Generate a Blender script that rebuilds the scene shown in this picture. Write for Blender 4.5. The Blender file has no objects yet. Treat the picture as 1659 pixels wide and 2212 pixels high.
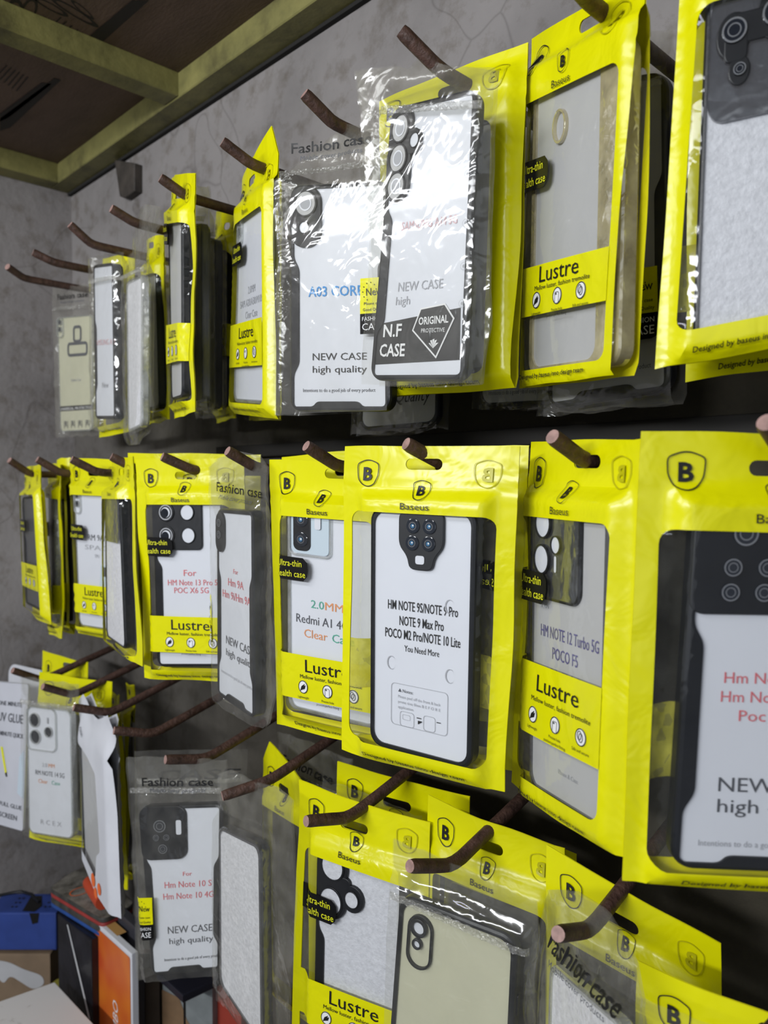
import bpy, math, random
import numpy as np
from mathutils import Vector, noise
from mathutils.geometry import delaunay_2d_cdt

SC = bpy.context.scene
COL = SC.collection
OFF = np.array([0, 0, 1.5])          # camera height above the shop floor
FPX = 1660.; CX = 829.5; CY = 1106.
YAW = math.radians(45.7); PIT = math.atan(61 / 1660.)
F0 = np.array([-math.sin(YAW), math.cos(YAW), 0]); R = np.array([math.cos(YAW), math.sin(YAW), 0]); ZU = np.array([0, 0, 1.])
F = F0 * math.cos(PIT) - ZU * math.sin(PIT); U = np.cross(R, F)
WALL = .51; LEFT = -1.235

# ---------------------------------------------------------------- camera, world, lights
cd = bpy.data.cameras.new('camera'); cam = bpy.data.objects.new('camera', cd); COL.objects.link(cam)
cd.sensor_width = 36; cd.lens = 36 * FPX / 2212; cd.clip_start = .01
cam.location = OFF
cam.rotation_euler = (math.pi / 2 - PIT, 0, YAW)
SC.camera = cam
cd.dof.use_dof = True; cd.dof.focus_distance = .53; cd.dof.aperture_fstop = 9.0
SC.view_settings.view_transform = 'Standard'; SC.view_settings.look = 'None'
SC.view_settings.gamma = 1; SC.view_settings.exposure = 0.54; SC.view_settings.use_curve_mapping = False
SC.cycles.transparent_max_bounces = 24; SC.cycles.use_adaptive_sampling = True; SC.cycles.adaptive_threshold = .03
SC.cycles.max_bounces = 6; SC.cycles.diffuse_bounces = 2; SC.cycles.glossy_bounces = 3
wd = bpy.data.worlds.new('shop_air'); SC.world = wd; wd.use_nodes = True
wd.node_tree.nodes['Background'].inputs[0].default_value = (.80, .86, 1, 1)
wd.node_tree.nodes['Background'].inputs[1].default_value = .17

def area(name, loc, target, sx, sy, power, col=(1, .97, .93)):
    l = bpy.data.lights.new(name, 'AREA'); l.shape = 'RECTANGLE'; l.size = sx; l.size_y = sy
    l.energy = power; l.color = col
    o = bpy.data.objects.new(name, l); COL.objects.link(o)
    o.location = Vector(loc) + Vector(OFF)
    d = Vector(target) - Vector(loc)
    o.rotation_euler = d.to_track_quat('-Z', 'Y').to_euler()
    return o
area('tube_light', (-.55, -.36, .455), (-.45, .5, -.02), 1.0, .05, 2.1, (.95, .97, 1))
area('far_fill_light', (-.35, -1.5, .41), (-.4, .5, .0), 1.2, .10, 17, (.93, .96, 1))  # second area light added behind the camera as general fill
area('right_fill_light', (.9, -1.0, .1), (-.4, .5, -.1), .7, 1.2, 1.8, (.86, .92, 1))  # unseen light added at the right for highlights and fill, no known doorway

# ---------------------------------------------------------------- geometry of the view
def ray(p): return F + (p[0] - CX) / FPX * R + (CY - p[1]) / FPX * U
def proj(P):
    d = P @ F; return np.array([CX + FPX * (P @ R) / d, CY - FPX * (P @ U) / d])
def on_plane(p, P0, n):
    d = ray(p); return d * ((P0 @ n) / (d @ n))
def at_y(p, y): return on_plane(p, np.array([0, y, 0.]), np.array([0, 1., 0]))
def at_z(p, z): return on_plane(p, np.array([0, 0, float(z)]), ZU)
RODX = [-.120 - .1012 * k for k in range(10)]
ROWZ = [.256, .012, -.250]; SLOPE = [0, 0, .27]
def axes(yaw, lean, roll):
    cy, sy = math.cos(yaw), math.sin(yaw)
    r = np.array([cy, sy, 0]); n = np.array([sy, -cy, 0]); dn = np.array([0, 0, -1.])
    cl, sl = math.cos(lean), math.sin(lean)
    dn2 = dn * cl + n * sl; n2 = n * cl - dn * sl
    cr, sr = math.cos(roll), math.sin(roll)
    return r * cr + dn2 * sr, dn2 * cr - r * sr, n2
def rect(p, k, row, W, H, vs):
    yh, yaw, lean, roll, du, sc = p; W = W * sc; H = H * sc
    r, d, n = axes(yaw, lean, roll)
    P0 = np.array([RODX[k], yh, ROWZ[row] + SLOPE[row] * (yh - .375)])
    o = P0 - r * W * (.5 + du) - d * H * vs
    return [o, o + r * W, o + r * W + d * H, o + d * H], n
def fit(px, k, row, W=.122, H=.21, vs=.065, yh=None, yaw0=None):
    """pose of a pack of size W x H hanging from hook k of a row"""
    px = np.array(px, float)
    def res(p):
        C, n = rect(p, k, row, W, H, vs); e = []
        for i in range(4):
            if C[i] @ F < .05: return np.ones(16) * 1e4
            e += list(proj(C[i]) - px[i])
        yl = max(0, .345 - p[0]) / .0005 + max(0, p[0] - .485) / .0005
        e += [p[2] / .008 * 6, p[3] / .10 * 6, p[4] / .05 * 6, yl, (p[5] - 1) / .1 * 6,
              (p[0] - yh) / .0002 if yh else 0,
              (p[1] - yaw0) / .001 if yaw0 is not None else 0, (p[1] - .1) / .6 * 6]
        return np.array(e, float)
    best = None
    for y0 in ([yaw0] if yaw0 is not None else [math.radians(a) for a in range(-50, 75, 25)]):
        p = np.array([yh or .4, y0, 0, 0, 0, 1.]); lam = 1.
        r0 = res(p); c = r0 @ r0
        for it in range(25):
            J = np.zeros((16, 6))
            for j in range(6):
                q = p.copy(); q[j] += 1e-5; J[:, j] = (res(q) - r0) / 1e-5
            A = J.T @ J; g = J.T @ r0
            q = p + np.linalg.solve(A + lam * np.diag(np.diag(A) + 1e-9), -g)
            r1 = res(q); c1 = r1 @ r1
            if c1 < c:
                dn = c - c1; p, r0, c = q, r1, c1; lam *= .3
                if dn < 1e-3 * c: break
            else: lam *= 4
            if lam > 1e8: break
        if best is None or c < best[0]: best = (c, p)
    p = best[1]; C, n = rect(p, k, row, W, H, vs)
    return p, C, n

class Quad:
    """a flat frame in the room: x to its right, y down, h outwards, all in metres"""
    def __init__(s, C, n):
        s.C = [np.array(c, float) for c in C]; s.n = n / np.linalg.norm(n)
        L = lambda a, b: float(np.linalg.norm(s.C[a] - s.C[b]))
        s.W = (L(0, 1) + L(3, 2)) / 2; s.H = (L(0, 3) + L(1, 2)) / 2
    def P(s, x, y, h=0):
        u, v = x / s.W, y / s.H; a, b, c, d = s.C
        return (a * (1 - u) + b * u) * (1 - v) + (d * (1 - u) + c * u) * v + s.n * h
    def inv(s, px, h=0):
        X = on_plane(px, s.C[0] + s.n * h, s.n) - s.n * h; u = v = .5
        for _ in range(25):
            e = s.P(u * s.W, v * s.H) - X
            du = (s.P((u + 1e-4) * s.W, v * s.H) - s.P(u * s.W, v * s.H)) / 1e-4
            dv = (s.P(u * s.W, (v + 1e-4) * s.H) - s.P(u * s.W, v * s.H)) / 1e-4
            A = np.stack([du, dv], 1); st = np.linalg.lstsq(A, -e, rcond=None)[0]
            u += st[0]; v += st[1]
        return u * s.W, v * s.H
    def sub(s, px, h=0):
        P0 = s.C[0] + s.n * h
        return Quad([on_plane(p, P0, s.n) for p in px], s.n)
    def subuv(s, u0, v0, u1, v1, h=0, tilt=0):
        q = [(u0, v0), (u1, v0), (u1, v1), (u0, v1)]
        cx, cy = (u0 + u1) / 2 * s.W, (v0 + v1) / 2 * s.H; c, t = math.cos(tilt), math.sin(tilt)
        o = []
        for u, v in q:
            x, y = u * s.W - cx, v * s.H - cy
            o.append(s.P(cx + x * c - y * t, cy + x * t + y * c, h))
        return Quad(o, s.n)

# ---------------------------------------------------------------- 2D shapes
def rrect(x0, y0, x1, y1, r, n=6):
    r = min(r, (x1 - x0) / 2, (y1 - y0) / 2); o = []
    for cx, cy, a in ((x1 - r, y0 + r, -90), (x1 - r, y1 - r, 0), (x0 + r, y1 - r, 90), (x0 + r, y0 + r, 180)):
        for i in range(n + 1):
            t = math.radians(a + 90 * i / n); o.append((cx + r * math.cos(t), cy + r * math.sin(t)))
    return o
def circle(cx, cy, r, n=24, ry=None):
    ry = ry or r
    return [(cx + r * math.cos(2 * math.pi * i / n), cy + ry * math.sin(2 * math.pi * i / n)) for i in range(n)]
def clean(P):
    o = []
    for p in P:
        if not o or math.hypot(p[0] - o[-1][0], p[1] - o[-1][1]) > 1e-6: o.append((float(p[0]), float(p[1])))
    if math.hypot(o[0][0] - o[-1][0], o[0][1] - o[-1][1]) < 1e-6: o.pop()
    return o
def dens(P, step):
    P = clean(P); o = []
    for i, a in enumerate(P):
        b = P[(i + 1) % len(P)]; n = max(1, int(math.ceil(math.hypot(b[0] - a[0], b[1] - a[1]) / step)))
        for j in range(n): o.append((a[0] + (b[0] - a[0]) * j / n, a[1] + (b[1] - a[1]) * j / n))
    return o
def inside(P, X, Y):
    P = np.array(P); r = np.zeros(len(X), bool); j = len(P) - 1
    for i in range(len(P)):
        xi, yi = P[i]; xj, yj = P[j]
        if yi != yj:
            c = ((yi > Y) != (yj > Y)) & (X < (xj - xi) * (Y - yi) / (yj - yi) + xi); r ^= c
        j = i
    return r
def inset(P, d):
    """move a closed outline inwards by d"""
    P = clean(P); n = len(P); A = sum(P[i][0] * P[(i + 1) % n][1] - P[(i + 1) % n][0] * P[i][1] for i in range(n))
    s = 1 if A > 0 else -1; o = []
    for i in range(n):
        a, b, c = P[i - 1], P[i], P[(i + 1) % n]
        e1 = Vector((b[0] - a[0], b[1] - a[1])).normalized(); e2 = Vector((c[0] - b[0], c[1] - b[1])).normalized()
        n1 = Vector((-e1.y, e1.x)) * s; n2 = Vector((-e2.y, e2.x)) * s
        m = n1 + n2; L = m.length
        m = m / L if L > 1e-6 else n1
        k = d / max(.5, m.dot(n1)); o.append((b[0] + m.x * k, b[1] + m.y * k))
    return o
def tri_region(outer, holes, step):
    loops = [dens(outer, step)] + [dens(h, step) for h in holes]
    vs = []; es = []
    for L in loops:
        b = len(vs); vs += L; es += [(b + i, b + (i + 1) % len(L)) for i in range(len(L))]
    xs = [p[0] for p in loops[0]]; ys = [p[1] for p in loops[0]]
    gx = np.arange(min(xs) + step * .5, max(xs), step); gy = np.arange(min(ys) + step * .5, max(ys), step)
    if len(gx) and len(gy):
        X, Y = np.meshgrid(gx, gy); X = X + np.where(np.arange(len(gy))[:, None] % 2, step * .25, -step * .25)
        X = X.ravel(); Y = Y.ravel(); ok = inside(loops[0], X, Y)
        for h in loops[1:]: ok &= ~inside(h, X, Y)
        # stay off the outlines
        B = np.array(vs); Xi, Yi = X[ok], Y[ok]
        if len(Xi):
            d = np.min((Xi[:, None] - B[None, :, 0]) ** 2 + (Yi[:, None] - B[None, :, 1]) ** 2, 1)
            k = d > (step * .4) ** 2; vs = vs + list(zip(Xi[k].tolist(), Yi[k].tolist()))
    V, E, T, *_ = delaunay_2d_cdt([Vector(v) for v in vs], es, [], 0, 1e-7)
    V = [(v.x, v.y) for v in V]
    c = np.array([[sum(V[i][0] for i in t) / len(t), sum(V[i][1] for i in t) / len(t)] for t in T])
    ok = inside(loops[0], c[:, 0], c[:, 1])
    for h in loops[1:]: ok &= ~inside(h, c[:, 0], c[:, 1])
    return V, [tuple(t) for t, k in zip(T, ok) if k]

_txt = {}
def glyphs(s, bold=0.0, shear=0.0):
    key = (s, bold, shear)
    if key not in _txt:
        c = bpy.data.curves.new('t', 'FONT'); c.body = s; c.size = 1; c.offset = bold; c.shear = shear; c.resolution_u = 2; c.fill_mode = 'FRONT'
        o = bpy.data.objects.new('t', c); COL.objects.link(o)
        m = bpy.data.meshes.new_from_object(o.evaluated_get(bpy.context.evaluated_depsgraph_get()))
        V = [(v.co.x, v.co.y) for v in m.vertices]; T = [tuple(p.vertices) for p in m.polygons]
        bpy.data.objects.remove(o); bpy.data.curves.remove(c); bpy.data.meshes.remove(m)
        _txt[key] = (V, T)
    return _txt[key]
CAPH = .7

class MB:
    def __init__(s, mp): s.mp = mp; s.v = []; s.f = []; s.m = []; s.mats = []
    def mi(s, mat):
        if mat not in s.mats: s.mats.append(mat)
        return s.mats.index(mat)
    def tris(s, V, T, h, mat, flip=False):
        b = len(s.v); i = s.mi(mat)
        s.v += [s.mp(x, y, h) for x, y in V]
        for t in T:
            t = [b + a for a in t]
            if not flip: t.reverse()
            s.f.append(t); s.m.append(i)
    def reg(s, outer, holes, h, mat, step=.006, flip=False):
        V, T = tri_region(outer, holes, step); s.tris(V, T, h, mat, flip)
    def text(s, st, x, y, size, mat, al='c', h=.0004, sx=1., w=None, rot=0, mir=False, bold=0., shear=0.):
        """baseline at (x, y); size is the height of a capital"""
        V, T = glyphs(st, bold, shear)
        if not V: return
        x0 = min(v[0] for v in V); x1 = max(v[0] for v in V); k = size / CAPH
        if w: sx = w / ((x1 - x0) * k)
        o = {'c': (x0 + x1) / 2, 'l': x0, 'r': x1}[al]; c, t = math.cos(rot), math.sin(rot); q = []
        for a, b in V:
            X = (a - o) * k * sx * (-1 if mir else 1); Y = -b * k; q.append((x + X * c - Y * t, y + X * t + Y * c))
        s.tris(q, T, h, mat, not mir)
    def ring(s, outer, inner, h, mat): s.reg(outer, [inner], h, mat, .02)
    def wall(s, P, h0, h1, mat, P2=None, flip=False):
        P2 = P2 or P; b = len(s.v); n = len(P); i = s.mi(mat)
        s.v += [s.mp(x, y, h0) for x, y in P] + [s.mp(x, y, h1) for x, y in P2]
        for a in range(n):
            c = (a + 1) % n; q = [b + a, b + c, b + n + c, b + n + a]
            if not flip: q.reverse()
            s.f.append(q); s.m.append(i)
    def prism(s, P, h0, h1, mat, bev=0., cap=None, back=True, holes=(), step=.02):
        P = clean(P)
        A = sum(P[i][0] * P[(i + 1) % len(P)][1] - P[(i + 1) % len(P)][0] * P[i][1] for i in range(len(P)))
        if A < 0: P = P[::-1]
        if bev:
            Pa = inset(P, bev * .3); Pb = inset(P, bev)
            s.wall(P, h0 + (bev if back else 0), h1 - bev, mat); s.wall(P, h1 - bev, h1 - bev * .3, mat, Pa); s.wall(Pa, h1 - bev * .3, h1, mat, Pb)
            if back: s.wall(Pb, h0, h0 + bev, mat, P)
            s.reg(Pb, holes, h1, cap or mat, step)
            if back: s.reg(Pb, [], h0, mat, step, True)
        else:
            s.wall(P, h0, h1, mat); s.reg(P, holes, h1, cap or mat, step)
            if back: s.reg(P, [], h0, mat, step, True)
        for H in holes:
            H = clean(H); A = sum(H[i][0] * H[(i + 1) % len(H)][1] - H[(i + 1) % len(H)][0] * H[i][1] for i in range(len(H)))
            s.wall(H if A < 0 else H[::-1], h0, h1, mat)
    def build(s, name, parent=None, smooth=True, origin=None):
        me = bpy.data.meshes.new(name)
        base = np.array(parent['_o']) if parent is not None and '_o' in parent else (np.array(origin) if origin is not None else np.mean(s.v, 0))
        me.from_pydata([tuple(np.array(v) - base) for v in s.v], [], s.f)
        for m in s.mats: me.materials.append(m)
        me.polygons.foreach_set('material_index', s.m)
        me.polygons.foreach_set('use_smooth', [smooth] * len(s.f))
        me.update()
        if smooth:
            me.set_sharp_from_angle(angle=math.radians(40))
        o = bpy.data.objects.new(name, me); COL.objects.link(o)
        if parent is not None: o.parent = parent
        else: o.location = base + OFF
        o['_o'] = [float(a) for a in base]
        return o
def ident(x, y, h): return np.array([x, y, h])
def thing(name, loc, label, cat, group=None):
    o = bpy.data.objects.new(name, None); COL.objects.link(o); o.empty_display_size = .02
    o.location = np.array(loc) + OFF; o['_o'] = [float(a) for a in loc]
    o['label'] = label; o['category'] = cat
    if group: o['group'] = group
    return o
def tag(o, label, cat, group=None):
    o['label'] = label; o['category'] = cat
    if group: o['group'] = group
    return o

# ---------------------------------------------------------------- materials
def mat(name): 
    m = bpy.data.materials.new(name); m.use_nodes = True; return m, m.node_tree, m.node_tree.nodes['Principled BSDF']
def N(nt, t, **k):
    n = nt.nodes.new(t)
    for a, b in k.items(): setattr(n, a, b)
    return n
def coords(nt, scale=(1, 1, 1)):
    tc = N(nt, 'ShaderNodeTexCoord'); mp = N(nt, 'ShaderNodeMapping'); mp.inputs[3].default_value = scale
    nt.links.new(tc.outputs['Object'], mp.inputs[0]); return mp.outputs[0]
def noise_tex(nt, vec, scale, detail=4, rough=.55, dist=0):
    n = N(nt, 'ShaderNodeTexNoise'); n.inputs['Scale'].default_value = scale; n.inputs['Detail'].default_value = detail
    n.inputs['Roughness'].default_value = rough; n.inputs['Distortion'].default_value = dist
    nt.links.new(vec, n.inputs['Vector']); return n.outputs[0]
def ramp(nt, f, stops):
    r = N(nt, 'ShaderNodeValToRGB'); e = r.color_ramp.elements
    while len(e) < len(stops): e.new(.5)
    for a, (p, c) in zip(e, stops): a.position = p; a.color = (*c, 1) if len(c) == 3 else c
    nt.links.new(f, r.inputs[0]); return r.outputs[0]
def bump(nt, f, strength, dist=.001):
    b = N(nt, 'ShaderNodeBump'); b.inputs['Strength'].default_value = strength; b.inputs['Distance'].default_value = dist
    nt.links.new(f, b.inputs['Height']); return b.outputs[0]
def plain(name, col, rough=.5, spec=.5, var=.0, vscale=30, bmp=0, bscale=200, metal=0, coat=0):
    m, nt, p = mat(name); p.inputs['Roughness'].default_value = rough; p.inputs['Metallic'].default_value = metal
    p.inputs['Specular IOR Level'].default_value = spec; p.inputs['Coat Weight'].default_value = coat
    c = coords(nt)
    f = noise_tex(nt, c, vscale, 4)
    a = tuple(max(0, x * (1 - var)) for x in col); b = tuple(min(1, x * (1 + var)) for x in col)
    nt.links.new(ramp(nt, f, [(.3, a), (.7, b)]), p.inputs['Base Color'])
    if bmp: nt.links.new(bump(nt, noise_tex(nt, c, bscale, 3), bmp), p.inputs['Normal'])
    return m
def film(name, tint, gloss, rough, haze, hazecol, crinkle, cscale, rim=.35):
    """thin clear plastic: mostly see-through, a mirror-like skin and a little dust"""
    m = bpy.data.materials.new(name); m.use_nodes = True; nt = m.node_tree; nt.nodes.clear()
    out = N(nt, 'ShaderNodeOutputMaterial'); tr = N(nt, 'ShaderNodeBsdfTransparent'); tr.inputs[0].default_value = (*tint, 1)
    gl = N(nt, 'ShaderNodeBsdfGlossy'); gl.inputs['Roughness'].default_value = rough; gl.inputs[0].default_value = (1, 1, 1, 1)
    df = N(nt, 'ShaderNodeBsdfDiffuse'); df.inputs[0].default_value = (*hazecol, 1)
    c = coords(nt)
    a = noise_tex(nt, c, cscale, 2, .5, 1.2); v = N(nt, 'ShaderNodeTexVoronoi'); v.feature = 'DISTANCE_TO_EDGE'; v.inputs['Scale'].default_value = cscale * .55
    dv = N(nt, 'ShaderNodeMixRGB'); dv.blend_type = 'ADD'; dv.inputs[0].default_value = .012
    nt.links.new(c, dv.inputs[1]); nn = N(nt, 'ShaderNodeTexNoise'); nn.inputs['Scale'].default_value = cscale; nt.links.new(c, nn.inputs['Vector']); nt.links.new(nn.outputs[1], dv.inputs[2])
    nt.links.new(dv.outputs[0], v.inputs['Vector'])
    ad = N(nt, 'ShaderNodeMath', operation='MULTIPLY_ADD'); ad.inputs[1].default_value = .9
    nt.links.new(v.outputs['Distance'], ad.inputs[0]); nt.links.new(a, ad.inputs[2])
    bn = bump(nt, ad.outputs[0], crinkle, .0035)
    nt.links.new(bn, gl.inputs['Normal'])
    fr = N(nt, 'ShaderNodeLayerWeight'); fr.inputs[0].default_value = .28; nt.links.new(bn, fr.inputs['Normal'])
    k = N(nt, 'ShaderNodeMath', operation='MULTIPLY_ADD'); k.inputs[1].default_value = rim; k.inputs[2].default_value = gloss; k.use_clamp = True
    nt.links.new(fr.outputs['Facing'], k.inputs[0])
    m1 = N(nt, 'ShaderNodeMixShader'); nt.links.new(tr.outputs[0], m1.inputs[1]); nt.links.new(df.outputs[0], m1.inputs[2])
    hz = ramp(nt, noise_tex(nt, c, 45, 4), [(.35, (haze * .6,) * 3), (.7, (haze * 1.5,) * 3)]); nt.links.new(hz, m1.inputs[0])
    m2 = N(nt, 'ShaderNodeMixShader'); nt.links.new(m1.outputs[0], m2.inputs[1]); nt.links.new(gl.outputs[0], m2.inputs[2]); nt.links.new(k.outputs[0], m2.inputs[0])
    nt.links.new(m2.outputs[0], out.inputs[0]); return m
def yellow_mat(name, col, var=.05, trans=.0):
    m, nt, p = mat(name); p.inputs['Roughness'].default_value = .27; p.inputs['Specular IOR Level'].default_value = .5
    c = coords(nt); f = noise_tex(nt, c, 14, 5)
    nt.links.new(ramp(nt, f, [(.3, tuple(x * (1 - var) for x in col)), (.7, col)]), p.inputs['Base Color'])
    w = noise_tex(nt, c, 32, 3, .5, .6); nt.links.new(bump(nt, w, .35, .006), p.inputs['Normal'])
    return m
M = {}
M['yellow'] = yellow_mat('yellow_glossy_plastic', (.80, .77, .0))
M['yellow_back'] = yellow_mat('yellow_back_plastic', (.78, .72, .01))
M['band_back'] = film('yellow_printed_band_seen_from_behind', (.75, .72, .06), .03, .15, .62, (.78, .73, .12), .1, 60)
M['film'] = film('clear_window_film', (.975, .975, .965), .016, .06, .008, (.6, .6, .55), .16, 38, .16)
M['film_back'] = film('dusty_clear_film', (.9, .9, .86), .02, .15, .10, (.5, .49, .42), .12, 40, .2)
M['poly'] = film('crinkled_polybag_film', (.96, .96, .94), .03, .10, .055, (.65, .64, .58), .42, 36, .28)
M['poly_back'] = film('crinkled_polybag_back_film', (.92, .92, .9), .02, .14, .09, (.62, .59, .52), .45, 45, .22)
M['seal'] = film('ridged_heat_seal', (.85, .85, .82), .12, .14, .2, (.75, .74, .68), .8, 260, .45)
M['ink'] = plain('black_print', (.008, .008, .008), .45)
M['ghost'] = plain('faint_print_showing_through', (.50, .47, .0), .4)
M['greyink'] = plain('grey_print', (.09, .095, .11), .5)
M['palegrey'] = plain('pale_grey_print', (.42, .43, .46), .5)
M['red'] = plain('soft_red_print', (.72, .16, .18), .5)
M['palered'] = plain('pale_red_print', (.78, .5, .52), .5)
M['blue'] = plain('blue_print', (.03, .28, .68), .5)
M['orange'] = plain('orange_print', (.80, .33, .14), .5)
M['green'] = plain('green_print', (.10, .42, .30), .5)
M['violet'] = plain('violet_print', (.12, .11, .28), .5)
M['whiteink'] = plain('white_print', (.85, .85, .85), .5)
M['yellowink'] = plain('yellow_print', (.85, .85, .02), .5)
M['tab'] = plain('black_glossy_label', (.006, .006, .006), .22)
M['black'] = plain('black_soft_bumper', (.007, .008, .011), .36, .35, .2, 60, .15, 300)
M['blackmatt'] = plain('black_camera_plate', (.008, .009, .012), .42, .4, .2, 60)
M['grey_shell'] = plain('smoke_grey_shell', (.09, .09, .10), .25, .5, .2, 40)
M['card'] = plain('white_insert_card', (.76, .78, .84), .32, .5, .02, 20, coat=.3)
M['greycard'] = plain('grey_insert_card', (.50, .50, .50), .4, .5, .03, 20)
M['frost'] = plain('frosted_foam_insert', (.66, .67, .71), .6, .4, .10, 260, .6, 420)
M['foam'] = plain('white_foam_sheet', (.74, .74, .77), .6, .4, .12, 300, .8, 350)
M['cream'] = plain('cream_yellowed_back', (.62, .61, .45), .35, .5, .06, 18, coat=.3)
M['clear'] = film('soft_clear_shell', (.84, .86, .85), .10, .08, .34, (.72, .73, .72), .08, 50, .5)
M['gold'] = film('yellowed_clear_shell', (.82, .76, .55), .12, .10, .62, (.66, .58, .34), .35, 60, .5)
M['smoke'] = film('smoke_clear_shell', (.42, .43, .45), .10, .09, .35, (.12, .12, .13), .1, 50, .5)
M['lens'] = plain('lens_glass', (.012, .016, .025), .08, .8)
M['lensblue'] = plain('painted_lens_glint', (.05, .16, .30), .1, .8)
M['ringmetal'] = plain('grey_lens_ring', (.35, .36, .38), .3, .5, metal=.6)
M['skyplate'] = plain('pale_blue_phone_back', (.60, .70, .78), .25)
M['smoke_print'] = film('dark_gradient_film_print', (.25, .23, .22), .05, .1, .75, (.025, .02, .018), .05, 40)

# ---------------------------------------------------------------- builders for packs and cases
def ss(a, b, x):
    t = min(1., max(0., (x - a) / (b - a))); return t * t * (3 - 2 * t)
def nz(x, y, s, f): return noise.noise(Vector((x * f + s * 7.3, y * f * .7 + s * 3.1, s * 1.7)))
def fillet(P, r, n=4):
    P = clean(P); o = []
    for i, b in enumerate(P):
        a, c = P[i - 1], P[(i + 1) % len(P)]
        la = math.hypot(a[0] - b[0], a[1] - b[1]); lc = math.hypot(c[0] - b[0], c[1] - b[1])
        ka = min(r, la * .45) / la; kc = min(r, lc * .45) / lc
        p = (b[0] + (a[0] - b[0]) * ka, b[1] + (a[1] - b[1]) * ka); q = (b[0] + (c[0] - b[0]) * kc, b[1] + (c[1] - b[1]) * kc)
        for j in range(n + 1):
            t = j / n; o.append(tuple((1 - t) ** 2 * p[d] + 2 * t * (1 - t) * b[d] + t * t * q[d] for d in (0, 1)))
    return o
SHIELD = fillet([(-.5, -.36), (-.12, -.5), (.12, -.5), (.5, -.36), (.47, .12), (.3, .4), (0, .5), (-.3, .4), (-.47, .12)], .14, 3)
def shield(mb, x, y, w, h, ink='ink', hh=.0010, mir=False):
    P = [(x + a * w, y + b * h) for a, b in SHIELD]
    mb.reg(P, [inset(P, w * .035)], hh, M[ink], .03)
    mb.text('B', x, y + h * .24, h * .46, M[ink], h=hh, bold=.03, sx=.95 * (w / h) / .84, mir=mir)
def icons(mb, u0, du, y, r, W):
    for i, cap in enumerate((['Lightweight'], ['Precise hole', 'position,perfect fitting'], ['Safe and secure'])):
        x = (u0 + du * i) * W
        mb.reg(circle(x, y, r, 20), [], .0004, M['whiteink'], .03); mb.reg(circle(x, y, r, 20), [circle(x, y, r * .88, 20)], .0006, M['ink'], .03)
        if i == 0:
            for s in (-1, 1):
                mb.reg([(x - .5 * r + s * .14 * r, y + .5 * r - s * .1 * r + .1 * r), (x - .1 * r + s * .2 * r, y - .1 * r), (x + .5 * r + s * .08 * r, y - .45 * r + s * .1 * r), (x + .2 * r + s * .2 * r, y + .25 * r)], [], .0007, M['ink'], .03)
        elif i == 1:
            q = rrect(x - .5 * r, y - .45 * r, x + .45 * r, y + .95 * r, r * .2, 3); mb.reg(q, [inset(q, r * .07)], .0007, M['greyink'], .03)
            mb.reg(rrect(x - .38 * r, y - .33 * r, x - .05 * r, y - .1 * r, r * .1, 2), [], .0007, M['greyink'], .03)
        else:
            for a in (-.35, .1):
                q = circle(x + a * r * .6, y + a * r * .5, r * .42, 10, r * .55); mb.reg(q, [inset(q, r * .1)], .0007, M['greyink'], .03)
        for j, t in enumerate(cap): mb.text(t, x, y + r * (1.75 + j * .62), r * .36, M['ink'])

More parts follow.
